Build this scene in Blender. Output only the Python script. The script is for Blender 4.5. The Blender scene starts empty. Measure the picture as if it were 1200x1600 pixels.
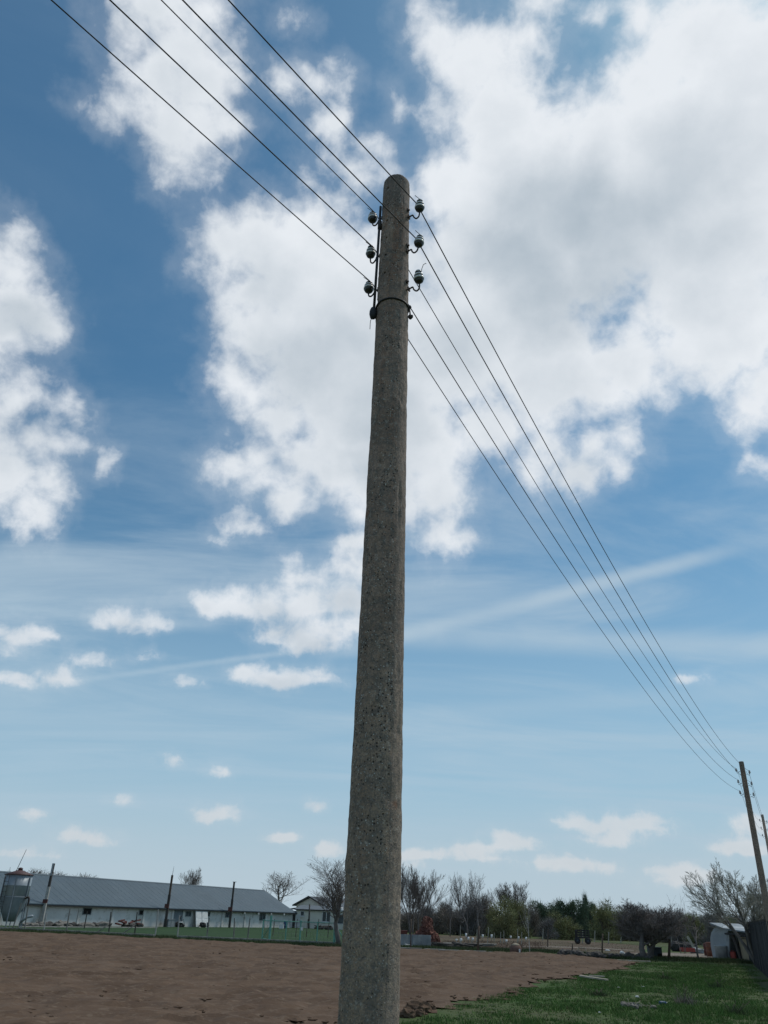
import bpy, bmesh, math, random
import numpy as np
from math import sin, cos, radians, pi, hypot, atan2, degrees
from mathutils import Vector, Matrix

random.seed(7)
np.random.seed(7)
SC = bpy.context.scene
COL = SC.collection

# ------------------------------------------------------------------ camera
FOC = 1202.0            # focal length in photo pixels (photo 1200 x 1600)
PITCH = radians(27.7)
ROLL = radians(2.0)
EYE = 2.0
FWD = Vector((0, cos(PITCH), sin(PITCH)))
_r0 = Vector((1, 0, 0))
_u0 = Vector((0, -sin(PITCH), cos(PITCH)))
RGT = _r0 * cos(ROLL) + _u0 * sin(ROLL)
UPV = _u0 * cos(ROLL) - _r0 * sin(ROLL)
cam_d = bpy.data.cameras.new('camera')
cam = bpy.data.objects.new('camera', cam_d)
COL.objects.link(cam)
M = Matrix.Identity(4)
for i in range(3):
    M[i][0] = RGT[i]; M[i][1] = UPV[i]; M[i][2] = -FWD[i]
M[2][3] = EYE
cam.matrix_world = M
cam_d.sensor_fit = 'VERTICAL'
cam_d.sensor_height = 36.0
cam_d.lens = 36.0 * FOC / 1600.0
cam_d.clip_start = 0.05
cam_d.clip_end = 9000
SC.camera = cam


def ray(x, y):
    d = FWD + RGT * ((x - 600) / FOC) - UPV * ((y - 800) / FOC)
    return d.normalized()


def at(x, y, z=0.0):
    """point of the plane at height z seen at photo pixel x, y"""
    d = ray(x, y)
    t = (z - EYE) / d.z
    return Vector((d.x * t, d.y * t, z))


def pos(x, dist, y=1440):
    """ground point in the direction of photo column x, dist metres away"""
    d = ray(x, y)
    h = hypot(d.x, d.y)
    return Vector((d.x / h * dist, d.y / h * dist, 0))


def top(p, x, y):
    """height above ground of pixel x, y for a thing standing at p"""
    d = ray(x, y)
    return EYE + hypot(p.x, p.y) * d.z / hypot(d.x, d.y)


# ------------------------------------------------------------------ light
SUN_AZ, SUN_EL = radians(62), radians(60)
sun_dir = Vector((sin(SUN_AZ) * cos(SUN_EL), cos(SUN_AZ) * cos(SUN_EL), sin(SUN_EL)))
sd = bpy.data.lights.new('sun', 'SUN')
sd.energy = 1.9
sd.angle = radians(11)
sd.color = (1.0, 0.94, 0.85)
so = bpy.data.objects.new('sun', sd)
COL.objects.link(so)
so.rotation_euler = sun_dir.to_track_quat('Z', 'Y').to_euler()
SC.view_settings.view_transform = 'Standard'
SC.view_settings.look = 'None'
SC.view_settings.exposure = 0.0
SC.view_settings.gamma = 1.0

world = bpy.data.worlds.new('World')
SC.world = world
world.use_nodes = True
WT = world.node_tree
WT.nodes.clear()


class NT:
    def __init__(self, tree):
        self.t = tree

    def n(self, typ, **kw):
        nd = self.t.nodes.new(typ)
        for k, v in kw.items():
            setattr(nd, k, v)
        return nd

    def put(self, sock, v):
        if isinstance(v, bpy.types.NodeSocket):
            self.t.links.new(v, sock)
        elif v is not None:
            sock.default_value = v

    def math(self, op, a, b=None, c=None, clamp=False):
        nd = self.n('ShaderNodeMath', operation=op)
        nd.use_clamp = clamp
        for i, v in enumerate((a, b, c)):
            if v is not None:
                self.put(nd.inputs[i], v)
        return nd.outputs[0]

    def vec(self, op, a, b=None, c=None, scale=None):
        nd = self.n('ShaderNodeVectorMath', operation=op)
        for i, v in enumerate((a, b, c)):
            if v is not None:
                self.put(nd.inputs[i], v)
        if scale is not None:
            self.put(nd.inputs['Scale'], scale)
        return nd.outputs['Value'] if op in ('LENGTH', 'DOT_PRODUCT', 'DISTANCE') else nd.outputs['Vector']

    def noise(self, v, scale, detail=4, rough=0.5, dist=0.0, lac=2.0):
        nd = self.n('ShaderNodeTexNoise')
        if v is not None:
            self.put(nd.inputs['Vector'], v)
        nd.inputs['Scale'].default_value = scale
        nd.inputs['Detail'].default_value = detail
        nd.inputs['Roughness'].default_value = rough
        nd.inputs['Distortion'].default_value = dist
        nd.inputs['Lacunarity'].default_value = lac
        return nd

    def ss(self, x, a, b, lo=0.0, hi=1.0, kind='SMOOTHSTEP'):
        nd = self.n('ShaderNodeMapRange', interpolation_type=kind)
        self.put(nd.inputs['Value'], x)
        for k, v in (('From Min', a), ('From Max', b), ('To Min', lo), ('To Max', hi)):
            self.put(nd.inputs[k], v)
        return nd.outputs[0]

    def mix(self, f, a, b, blend='MIX'):
        nd = self.n('ShaderNodeMix', data_type='RGBA', blend_type=blend)
        self.put(nd.inputs[0], f)
        for s, v in ((nd.inputs[6], a), (nd.inputs[7], b)):
            if isinstance(v, tuple) and len(v) == 3:
                v = v + (1.0,)
            self.put(s, v)
        return nd.outputs[2]


# cloud banks: photo pixel the bank's centre was seen at, apparent radius, flattening, ruggedness
CLOUDS = [
    # upper left bank
    (235, 20, 96, 1), (290, 70, 98, 1), (250, 120, 90, 1), (330, 130, 88, 1), (330, 210, 74, 1), (360, 190, 60, 1), (285, 200, 75, 1),
    (265, 255, 55, 1), (205, 60, 60, 1), (330, 20, 55, 1), (170, 170, 30, 1), (310, 250, 34, 1),
    (180, 20, 36, 1),
    # ragged bits between
    (450, 130, 34, 1), (490, 120, 36, 1), (520, 180, 36, 1), (530, 130, 24, 1), (460, 30, 26, 1), (505, 90, 20, 1),
    (590, 220, 40, 1), (600, 265, 56, 1), (560, 270, 54, 1), (640, 300, 60, 1), (640, 400, 70, 1), (610, 150, 22, 1), (490, 290, 34, 1), (530, 320, 56, 1),
    # left part of the great cloud
    (350, 380, 62, 1), (420, 380, 85, 1), (500, 400, 110, 1), (400, 450, 70, 1), (420, 520, 100, 1), (375, 565, 70, 1),
    (500, 560, 140, 1), (450, 640, 80, 1), (560, 480, 150, 1), (560, 660, 120, 1), (480, 700, 78, 1), (410, 720, 62, 1),
    (360, 735, 38, 1), (530, 730, 80, 1), (460, 780, 40, 1), (600, 740, 110, 1), (690, 760, 80, 1), (690, 830, 52, 1),
    (660, 680, 110, 1), (720, 850, 30, 1), (610, 600, 120, 1),
    # right part
    (700, 80, 62, 1), (680, 170, 50, 1), (760, 110, 90, 1), (820, 60, 62, 1), (830, 10, 55, 1), (780, 190, 110, 1), (700, 280, 90, 1),
    (820, 290, 150, 1), (950, 230, 120, 1), (1020, 130, 100, 1), (1110, 60, 130, 1), (1180, 160, 180, 1), (1050, 260, 180, 1),
    (1000, 30, 62, 1), (930, 330, 180, 1), (1130, 350, 190, 1), (1100, 480, 150, 1), (800, 420, 160, 1), (740, 530, 130, 1),
    (860, 560, 130, 1), (960, 560, 90, 1), (1050, 540, 100, 1), (1160, 480, 100, 1), (930, 600, 70, 1), (780, 660, 90, 1), (690, 580, 90, 1),
    (870, 710, 55, 1), (930, 700, 55, 1), (985, 675, 40, 1), (900, 735, 46, 1), (850, 690, 60, 1), (830, 720, 60, 1), (960, 720, 30, 1),
    (1180, 640, 48, 1), (1200, 600, 60, 1), (1160, 670, 30, 1), (1190, 740, 26, 1), (930, 10, 30, 1), (960, 60, 20, 1),
    # left edge
    (0, 400, 52, 1), (16, 480, 56, 1), (52, 525, 34, 1), (-30, 520, 60, 1), (5, 630, 74, 1), (55, 690, 50, 1), (5, 730, 76, 1),
    (60, 760, 46, 1), (45, 805, 38, 1), (100, 700, 18, 1), (160, 735, 16, 1), (90, 640, 34, 1), (-30, 660, 90, 1), (20, 370, 30, 1),
    # small fair weather clouds
    (365, 820, 26, .8), (400, 825, 26, .8), (380, 805, 22, .8), (345, 845, 16, .7),
    (545, 855, 30, .9), (570, 850, 30, .9), (470, 880, 18, .9), (480, 905, 24, .9), (530, 895, 34, .9), (555, 890, 32, 1),
    (165, 968, 22, .8), (200, 970, 28, .75), (235, 970, 24, .8), (260, 975, 14, .8),
    (330, 945, 34, .75), (380, 945, 44, .75), (430, 950, 48, .75), (480, 950, 46, .8), (530, 940, 44, .9), (550, 980, 30, .9),
    (440, 990, 36, .75), (480, 995, 46, .75), (520, 995, 34, .8),
    (385, 1052, 28, .6), (430, 1055, 42, .62), (475, 1058, 36, .55), (500, 1065, 24, .5),
    (20, 985, 36, .7), (60, 985, 28, .5), (5, 1010, 24, .8), (150, 1030, 30, .55), (120, 1035, 20, .5), (95, 1058, 30, .55),
    (20, 1060, 34, .4), (300, 1065, 20, .5), (240, 1020, 14, .5),
    # low on the horizon
    (322, 1270, 18, .7), (342, 1268, 26, .62), (362, 1271, 18, .6), (268, 1188, 17, .6), (340, 1200, 13, .6),
    (110, 1310, 28, .4), (150, 1314, 22, .4), (445, 1308, 24, .3), (515, 1331, 26, .4), (40, 1332, 40, .25), (495, 1265, 12, .6),
    (900, 1285, 30, .5), (940, 1288, 34, .45), (1000, 1288, 40, .45), (950, 1305, 50, .3), (1030, 1295, 22, .6), (800, 1316, 40, .3),
    (1150, 1322, 34, .5), (1180, 1325, 30, .5), (900, 1352, 70, .2), (740, 1335, 60, .25), (1050, 1365, 60, .25), (1080, 1070, 14, .6),
    (1180, 1290, 26, .5), (660, 1340, 40, .25), (195, 1255, 14, .4), (50, 1276, 20, .4), (630, 1355, 30, .3),
]
# thick, shaded cloud bellies
BELLIES = [(880, 340, 130, .8), (800, 400, 120, .8), (960, 420, 110, .7), (660, 440, 90, .5), (700, 540, 90, .6), (540, 560, 110, .55),
           (460, 560, 80, .4), (1080, 260, 120, .45), (620, 640, 90, .6), (430, 430, 70, .35), (20, 500, 60, .5), (20, 690, 70, .5),
           (850, 470, 110, .8), (1010, 350, 110, .6), (1100, 420, 110, .35), (860, 600, 80, .3), (590, 720, 70, .5), (430, 975, 46, .6),
           (490, 1020, 40, .5), (440, 1074, 40, .6), (210, 985, 36, .5), (540, 950, 46, .5), (280, 140, 60, .25), (900, 745, 60, .5)]


AZ0, AZ1, EL1 = radians(-64), radians(64), radians(68)
GU, GV = 160, 150


def sky_fields():
    """cloud cover and belly thickness over azimuth x elevation"""
    az = np.linspace(AZ0, AZ1, GU)[:, None]
    el = np.linspace(0, EL1, GV)[None, :]

    def dist(x, y, r, fl):
        c = ray(x, y)
        e0 = math.asin(c.z); a0 = atan2(c.x, c.y)
        R = (r + (3 if 20 < r < 50 else 0)) / FOC * (1 - 0.22 * min(1, hypot(x - 600, y - 800) / 1000))
        dx = (az - a0) * np.sqrt(np.cos(e0) * np.cos(el)); dy = (el - e0) / fl
        if r < 50 and fl < .95:
            dy = np.where(dy < 0, dy / .62, dy)
        return np.sqrt(dx * dx + dy * dy), R
    acc = np.full((GU, GV), -1.6)
    for (x, y, r, fl) in CLOUDS:
        l, R = dist(x, y, r, fl)
        f = (R - l) * (10 if r > 50 else 12 + 9 * (50 - r) / 50)
        k = 0.07
        h = np.maximum(k - np.abs(acc - f), 0) / k
        acc = np.maximum(acc, f) + h * h * k * 0.25
    acc = np.minimum(acc, 1.6)
    bel = np.zeros((GU, GV))
    for (x, y, r, k) in BELLIES:
        l, R = dist(x, y, r, .8)
        t = np.clip(1.25 - l / R, 0, 1)
        bel = np.maximum(bel, .82 * k * t * t * (3 - 2 * t))
    return acc, bel


def separable(N, field, rank, u, v):
    """a smooth 2D field as a sum of products of curves of u and of v"""
    U, S, V = np.linalg.svd(field, full_matrices=False)
    cu, cv = [], []
    for k in range(rank):
        a, b = U[:, k], V[k]
        ma, mb = np.abs(a).max(), np.abs(b).max()
        cu.append(a / ma); cv.append(b / mb * 1.0)
        S[k] *= ma * mb
    tot = None
    for g in range(0, rank, 3):
        res = []
        for data, x in ((cu, u), (cv, v)):
            nd = N.n('ShaderNodeRGBCurve')
            N.put(nd.inputs['Color'], x)
            mp = nd.mapping
            mp.use_clip = False
            for ch in range(3):
                arr = data[g + ch]
                cm = mp.curves[ch]
                n = len(arr)
                cm.points[0].location = (0, float(arr[0]) * .5 + .5)
                cm.points[-1].location = (1, float(arr[-1]) * .5 + .5)
                for i in range(1, n - 1):
                    cm.points.new(i / (n - 1), float(arr[i]) * .5 + .5)
            mp.update()
            res.append(N.vec('MULTIPLY_ADD', nd.outputs[0], (2, 2, 2), (-1, -1, -1)))
        p = N.vec('MULTIPLY', res[0], tuple(float(q) for q in S[g:g + 3]))
        dt = N.vec('DOT_PRODUCT', p, res[1])
        tot = dt if tot is None else N.math('ADD', tot, dt)
    return tot


def build_sky():
    N = NT(WT)
    out = N.n('ShaderNodeOutputWorld')
    bg = N.n('ShaderNodeBackground')
    bg.inputs['Strength'].default_value = 0.1
    N.t.links.new(bg.outputs[0], out.inputs[0])
    sky = N.n('ShaderNodeTexSky', sky_type='NISHITA')
    sky.sun_disc = False
    sky.sun_elevation = SUN_EL
    sky.sun_rotation = SUN_AZ
    sky.altitude = 100
    sky.air_density = 1.0
    sky.dust_density = 0.8
    sky.ozone_density = 1.4
    tc = N.n('ShaderNodeTexCoord')
    d = N.vec('NORMALIZE', tc.outputs['Generated'])
    z = N.n('ShaderNodeSeparateXYZ')
    N.put(z.inputs[0], d)
    z = z.outputs[2]
    w1 = N.noise(d, 6.0, 6, 0.6)
    w = N.vec('SUBTRACT', w1.outputs['Color'], (0.5, 0.5, 0.5))
    amp = N.ss(z, 0.02, 0.5, 0.028, 0.095, 'LINEAR')
    w = N.vec('SCALE', w, scale=amp)
    dw = N.vec('NORMALIZE', N.vec('ADD', d, w))
    sw = N.n('ShaderNodeSeparateXYZ')
    N.put(sw.inputs[0], dw)
    az = N.math('ARCTAN2', sw.outputs[0], sw.outputs[1])
    el = N.math('ARCSINE', sw.outputs[2])
    u = N.ss(az, AZ0, AZ1, 0, 1, 'LINEAR')
    v = N.ss(el, 0.0, EL1, 0, 1, 'LINEAR')
    fa, fb = sky_fields()
    acc = separable(N, fa, 42, u, v)
    bel = separable(N, fb, 12, u, v)
    # the part of the sky the photograph does not show: scattered cloud
    inside = N.ss(N.math('ABSOLUTE', az), radians(50), radians(62), 1.0, 0.0)
    acc = N.math('MULTIPLY_ADD', N.math('ADD', acc, 0.1), inside, -0.1)
    bel = N.math('MULTIPLY', bel, inside)
    n1 = N.noise(d, 11.0, 9, 0.51, 0.15)
    n2 = N.noise(d, 34.0, 7, 0.6, 0.25)
    q = N.math('SUBTRACT', n1.outputs['Fac'], 0.5)
    q2 = N.math('SUBTRACT', n2.outputs['Fac'], 0.5)
    dens = N.math('MULTIPLY_ADD', q, N.ss(z, 0.05, 0.5, 0.5, 1.75, 'LINEAR'), N.math('MULTIPLY_ADD', acc, 1.55, 0.16))
    dens = N.math('MULTIPLY_ADD', q2, N.ss(z, 0.05, 0.5, 1.8, 1.0, 'LINEAR'), dens)
    soft = N.ss(z, 0.05, 0.5, 0.50, 0.92, 'LINEAR')
    alpha = N.ss(dens, -0.08, soft)
    wisp = N.ss(dens, -0.45, 0.25, 0.0, 0.12)
    alpha = N.math('MAXIMUM', alpha, wisp)
    alpha = N.math('MULTIPLY', alpha, N.ss(z, 0.05, 0.40, 0.72, 1.0))
    # relief: the same noise a little further towards the sun
    off = N.vec('ADD', d, tuple(0.022 * q for q in sun_dir))
    off = N.vec('ADD', off, (0, 0, 0.012))
    n1b = N.noise(off, 11.0, 5, 0.5, 0.15)
    rel = N.math('SUBTRACT', n1.outputs['Fac'], n1b.outputs['Fac'])
    big = N.noise(d, 3.5, 3, 0.45)
    thick = N.ss(dens, 0.1, 1.9, 0.0, 0.20)
    shade = N.math('MULTIPLY_ADD', bel, N.ss(big.outputs['Fac'], 0.3, 0.7, 0.45, 0.8), thick)
    lum = N.math('SUBTRACT', 1.0, shade)
    lum = N.math('MULTIPLY_ADD', rel, 0.55, lum)
    glow = N.vec('DOT_PRODUCT', d, tuple(ray(1160, 60)))
    lum = N.math('MULTIPLY_ADD', N.ss(glow, 0.80, 1.0), 0.12, lum)
    lum = N.math('MINIMUM', lum, 1.12)
    ccol = N.mix(N.ss(lum, 0.40, 1.05, 0, 1, 'LINEAR'), (4.3, 5.05, 5.75), (8.0, 8.4, 8.85))
    ccol = N.mix(N.ss(z, 0.0, 0.35, 0.6, 0.0), ccol, (5.9, 6.0, 6.05))
    # high thin veils in the plane of the cirrus deck
    zz = N.math('MAXIMUM', z, 0.0)
    zz = N.math('ADD', zz, 0.10)
    inv = N.math('DIVIDE', 1.0, zz)
    pl = N.vec('SCALE', d, scale=inv)
    mp = N.n('ShaderNodeMapping')
    mp.inputs['Rotation'].default_value = (0, 0, radians(-32))
    mp.inputs['Scale'].default_value = (0.42, 1.1, 0.0)
    N.put(mp.inputs['Vector'], pl)
    c1 = N.noise(mp.outputs[0], 1.6, 7, 0.6, 0.8)
    cir = N.ss(c1.outputs['Fac'], 0.36, 0.78, 0.0, 0.72)
    cirm = N.math('MULTIPLY', cir, N.ss(z, 0.75, 0.3, 0.12, 1.0))
    # old vapour trails: bands along great circles
    for (a, b, wd, st) in (((600, 1000), (1060, 880), .016, .62), ((90, 1068), (420, 1022), .006, .4), ((640, 992), (1200, 1012), .026, .52),
                           ((560, 1215), (1200, 1250), .007, .35), ((600, 1120), (1200, 1080), .02, .25), ((0, 1120), (560, 1180), .02, .25), ((0, 950), (300, 975), .014, .35)):
        A, B = ray(*a), ray(*b)
        nrm = A.cross(B).normalized()
        mid = (A + B).normalized()
        half = A.angle(B) * 0.62
        dd = N.vec('DOT_PRODUCT', N.vec('MULTIPLY_ADD', w, (0.14,) * 3, d), tuple(nrm))
        dd = N.math('ABSOLUTE', dd)
        band = N.ss(dd, wd, 0.0, 0.0, st)
        ext = N.ss(N.vec('DOT_PRODUCT', d, tuple(mid)), cos(half * 1.3), cos(half * 0.7))
        band = N.math('MULTIPLY', band, ext)
        band = N.math('MULTIPLY', band, N.ss(n1.outputs['Fac'], 0.3, 0.62, 0.7, 1.0))
        cirm = N.math('ADD', cirm, N.math('MULTIPLY', band, N.math('SUBTRACT', 1.0, cirm)))
    blue = N.mix(1.0, sky.outputs[0], (0.55, 0.91, 0.96), 'MULTIPLY')
    base = N.mix(cirm, blue, (4.9, 6.0, 6.9))
    low = N.ss(z, 0.0, 0.50, 0.92, 0.0)
    base = N.mix(low, base, (3.75, 5.35, 6.65))
    base = N.mix(N.ss(z, 0.0, 0.16, 0.7, 0.0), base, (5.1, 5.95, 6.5))
    col = N.mix(alpha, base, ccol)
    N.put(bg.inputs['Color'], col)


build_sky()
#SKYTEST

# ------------------------------------------------------------------ materials
def fmat(name, c1, c2=None, scale=4.0, rough=0.85, c3=None, scale2=None, bump=0.0, bscale=30.0, spec=0.3, metal=0.0, stretch=None, lo=.35, hi=.65, detail=5):
    m = bpy.data.materials.new(name)
    m.use_nodes = True
    N = NT(m.node_tree)
    b = m.node_tree.nodes['Principled BSDF']
    b.inputs['Roughness'].default_value = rough
    b.inputs['Specular IOR Level'].default_value = spec
    b.inputs['Metallic'].default_value = metal
    tc = N.n('ShaderNodeTexCoord')
    v = tc.outputs['Object']
    if stretch:
        mp = N.n('ShaderNodeMapping')
        mp.inputs['Scale'].default_value = stretch
        N.put(mp.inputs['Vector'], v)
        v = mp.outputs[0]
    c2 = c2 or tuple(q * .75 for q in c1)
    n = N.noise(v, scale, detail, .6)
    col = N.mix(N.ss(n.outputs['Fac'], lo, hi), c1, c2)
    if c3:
        n3 = N.noise(v, scale2 or scale * 5, 5, .65)
        col = N.mix(N.ss(n3.outputs['Fac'], .52, .70), col, c3)
    N.put(b.inputs['Base Color'], col)
    if bump:
        nb = N.noise(v, bscale, 5, .6)
        bp = N.n('ShaderNodeBump')
        bp.inputs['Strength'].default_value = bump
        bp.inputs['Distance'].default_value = 0.02
        N.put(bp.inputs['Height'], nb.outputs['Fac'])
        N.put(b.inputs['Normal'], bp.outputs[0])
    return m


def concrete_mat(name, tint=1.0):
    m = bpy.data.materials.new(name)
    m.use_nodes = True
    N = NT(m.node_tree)
    b = m.node_tree.nodes['Principled BSDF']
    b.inputs['Roughness'].default_value = .92
    b.inputs['Specular IOR Level'].default_value = .2
    tc = N.n('ShaderNodeTexCoord')
    v = tc.outputs['Object']
    sep = N.n('ShaderNodeSeparateXYZ')
    N.put(sep.inputs[0], v)
    t = tint
    n1 = N.noise(v, 2.2, 6, .6)
    col = N.mix(N.ss(n1.outputs['Fac'], .35, .65), (.295 * t, .205 * t, .155 * t), (.185 * t, .126 * t, .094 * t))
    # paler mossy grey-green film near the foot, warmer brown towards the head
    foot = N.ss(N.math('MULTIPLY_ADD', N.math('SUBTRACT', n1.outputs['Fac'], .5), 3.0, sep.outputs[2]), 1.5, 4.8)
    col = N.mix(foot, N.mix(.6, col, (.252 * t, .196 * t, .138 * t)), col)
    mp = N.n('ShaderNodeMapping')
    mp.inputs['Scale'].default_value = (9, 9, .55)
    N.put(mp.inputs['Vector'], v)
    st = N.noise(mp.outputs[0], 1.3, 5, .6)
    col = N.mix(N.math('MULTIPLY', N.ss(st.outputs['Fac'], .46, .68), N.ss(sep.outputs[2], 3.0, 7.4, .2, .85)), col, (.225 * t, .115 * t, .068 * t))
    col = N.mix(N.ss(N.noise(mp.outputs[0], 3.0, 4, .6).outputs['Fac'], .52, .8, 0, .5), col, (.085 * t, .082 * t, .08 * t))
    # weathered black head
    hd = N.ss(N.math('MULTIPLY_ADD', N.math('SUBTRACT', st.outputs['Fac'], .5), 1.2, sep.outputs[2]), 7.9, 8.45, 0, .45)
    col = N.mix(hd, col, (.10 * t, .10 * t, .098 * t))
    # exposed aggregate: pale chips and dark pits, in patches
    patch = N.noise(v, 5.0, 4, .6)
    pk = N.ss(patch.outputs['Fac'], .42, .58, .25, 1.0)
    # the smoother cast side and its mould seam
    ang = N.math('ARCTAN2', sep.outputs[1], sep.outputs[0])
    ang = N.math('MULTIPLY_ADD', N.math('SUBTRACT', n1.outputs['Fac'], .5), .35, ang)
    smooth_side = N.math('MULTIPLY', N.ss(ang, radians(-34), radians(-22)), N.ss(ang, radians(70), radians(55)))
    pk = N.math('MULTIPLY', pk, N.math('MULTIPLY_ADD', smooth_side, -.75, 1.0))
    col = N.mix(N.math('MULTIPLY', smooth_side, .35), col, (.235 * t, .197 * t, .166 * t))
    seam = N.ss(N.math('ABSOLUTE', N.math('ADD', ang, radians(27))), .035, .005, 0, .5)
    col = N.mix(seam, col, (.09 * t, .075 * t, .065 * t))
    mid = N.noise(v, 18, 6, .7)
    col = N.mix(N.ss(mid.outputs['Fac'], .42, .64, 0, .8), col, (.105 * t, .088 * t, .074 * t))
    mid2 = N.noise(v, 26, 5, .7)
    col = N.mix(N.ss(mid2.outputs['Fac'], .54, .68, 0, .7), col, (.31 * t, .275 * t, .235 * t))
    vo = N.n('ShaderNodeTexVoronoi')
    vo.inputs['Scale'].default_value = 72
    N.put(vo.inputs['Vector'], v)
    sc = N.n('ShaderNodeSeparateColor')
    N.put(sc.inputs[0], vo.outputs['Color'])
    chip = N.math('MULTIPLY', N.ss(sc.outputs[0], .76, .79), N.ss(vo.outputs['Distance'], .44, .30))
    chip = N.math('MULTIPLY', chip, pk)
    col = N.mix(N.math('MULTIPLY', chip, .85), col, (.50 * t, .48 * t, .44 * t))
    vg = N.n('ShaderNodeTexVoronoi')
    vg.inputs['Scale'].default_value = 120
    N.put(vg.inputs['Vector'], v)
    sg = N.n('ShaderNodeSeparateColor')
    N.put(sg.inputs[0], vg.outputs['Color'])
    col = N.mix(N.math('MULTIPLY', N.ss(sg.outputs[1], .2, .9), .55), col, (.09 * t, .086 * t, .08 * t))
    vp = N.n('ShaderNodeTexVoronoi')
    vp.inputs['Scale'].default_value = 50
    N.put(vp.inputs['Vector'], v)
    sp = N.n('ShaderNodeSeparateColor')
    N.put(sp.inputs[0], vp.outputs['Color'])
    pit = N.math('MULTIPLY', N.ss(sp.outputs[0], .60, .64), N.ss(vp.outputs['Distance'], .36, .16))
    pit = N.math('MULTIPLY', pit, pk)
    col = N.mix(N.math('MULTIPLY', pit, .9), col, (.035, .033, .03))
    # a few rust and lichen blooms
    ru = N.noise(v, 3.3, 6, .6)
    col = N.mix(N.ss(ru.outputs['Fac'], .67, .74, 0, .6), col, (.22, .085, .04))
    N.put(b.inputs['Base Color'], col)
    h = N.math('MULTIPLY_ADD', chip, .6, N.math('MULTIPLY', pit, -1.6))
    fine = N.noise(v, 90, 5, .65)
    h = N.math('MULTIPLY_ADD', fine.outputs['Fac'], .8, h)
    bp = N.n('ShaderNodeBump')
    bp.inputs['Strength'].default_value = .9
    bp.inputs['Distance'].default_value = .010
    N.put(bp.inputs['Height'], h)
    N.put(b.inputs['Normal'], bp.outputs[0])
    return m


MT = {}
MT['concrete'] = concrete_mat('weathered concrete', 1.5)
MT['concrete_hazed'] = concrete_mat('concrete paled for haze', 2.6)  # same concrete, lightened in colour for the haze and window smear
MT['iron'] = fmat('rusty black iron', (.030, .028, .028), (.055, .038, .03), 25, .7, spec=.4)
MT['wire'] = fmat('oxidised aluminium wire', (.040, .042, .045), (.03, .03, .032), 6, .6)
MT['cable'] = fmat('black sheathed cable', (.022, .023, .026), (.03, .03, .032), 20, .55)
MT['glaze'] = fmat('glazed porcelain', (.86, .86, .90), (.66, .66, .70), 30, .3, spec=.6)
MT['glaze_mid'] = fmat('grimy porcelain', (.050, .048, .052), (.034, .033, .036), 40, .35, spec=.5)
MT['glaze_dark_shade'] = fmat('dark glaze and underside shade', (.03, .03, .033), (.05, .05, .054), 30, .35, spec=.6)
MT['hole'] = fmat('bolt hole dark', (.012, .012, .012), (.02, .02, .02), 20, .95)
MT['soil'] = fmat('tilled soil', (0.137, 0.092, 0.064), (0.094, 0.062, 0.043), .55, .97, (.165, .120, .087), 5.0, .9, 14.0, .1)
MT['ground'] = fmat('rough pasture', (.062, .100, .032), (.085, .095, .045), .25, .95, (.045, .055, .028), 2.0, .5, 6, .1)
MT['lawn'] = fmat('spring lawn', (.038, .075, .030), (.030, .058, .026), .35, .95, (.050, .085, .034), 3.0, .5, 9, .1)
MT['orchard'] = fmat('trodden orchard soil', (.125, .088, .070), (.085, .080, .045), .45, .95, (.17, .13, .10), 1.5, .5, 6, .1)
MT['pasture'] = fmat('pale pasture', (.095, .105, .055), (.07, .09, .04), .2, .95, (.12, .10, .065), 1.2, .4, 6, .1)
MT['track'] = fmat('dusty track', (.26, .22, .185), (.18, .15, .12), .8, .95, bump=.4, bscale=8, spec=.1)
MT['kerb'] = fmat('concrete footing', (.34, .33, .30), (.22, .21, .19), 1.6, .9, bump=.3)
MT['hill'] = fmat('wooded hill', (.055, .05, .045), (.075, .065, .055), .05, .95)
MT['blade'] = fmat('grass blades', (.082, .165, .040), (.105, .170, .048), .8, .8, (.085, .085, .04), 2.2, spec=.15)
MT['blade_dull'] = fmat('dull grass blades', (.058, .090, .036), (.075, .085, .042), .6, .85, spec=.15)
MT['blade_dry'] = fmat('dry grass', (.16, .135, .085), (.11, .095, .06), 3, .9, spec=.1)
MT['wall'] = fmat('dirty limewash', (.66, .65, .62), (.56, .55, .52), .5, .9, (.36, .34, .30), 1.1, bump=.2, bscale=5)
MT['wall_cream'] = fmat('cream render', (.70, .67, .58), (.62, .59, .52), .8, .9)
MT['roof'] = fmat('blue grey sheet metal', (.062, .098, .122), (.052, .084, .105), .35, .55, (.076, .110, .130), 1.2, spec=.35, stretch=(1, .35, 1))
MT['roof_dark'] = fmat('slate grey roof', (.13, .155, .175), (.10, .12, .14), .8, .7)
MT['eave'] = fmat('dark eave board', (.035, .035, .037), (.05, .048, .045), 3, .8)
MT['glass'] = fmat('dusty window glass', (.030, .042, .050), (.05, .065, .07), 2, .25, spec=.5)
MT['frame_white'] = fmat('white window frame', (.66, .67, .66), (.55, .56, .55), 4, .6)
MT['frame_grey'] = fmat('grey window frame', (.25, .28, .29), (.2, .22, .23), 4, .7)
MT['door_grey'] = fmat('grey plank door', (.20, .23, .25), (.15, .17, .18), 2, .8, stretch=(6, 1, .6))
MT['galv'] = fmat('galvanised steel', (.33, .36, .38), (.25, .28, .30), .9, .45, spec=.5, metal=.25)
MT['galv_dark'] = fmat('weathered galvanised steel', (.25, .28, .30), (.19, .215, .235), .9, .55, metal=.1)
MT['red_roof'] = fmat('red painted steel', (.105, .058, .055), (.085, .048, .046), 2, .6)
MT['post_pale'] = fmat('pale concrete post', (.42, .41, .38), (.30, .29, .27), 4, .9)
MT['post_grey'] = fmat('grey fence post', (.22, .21, .19), (.15, .14, .13), 4, .9)
MT['post_dark'] = fmat('tarred wooden post', (.050, .045, .042), (.08, .07, .062), 3, .85, stretch=(4, 4, .4))
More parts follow.
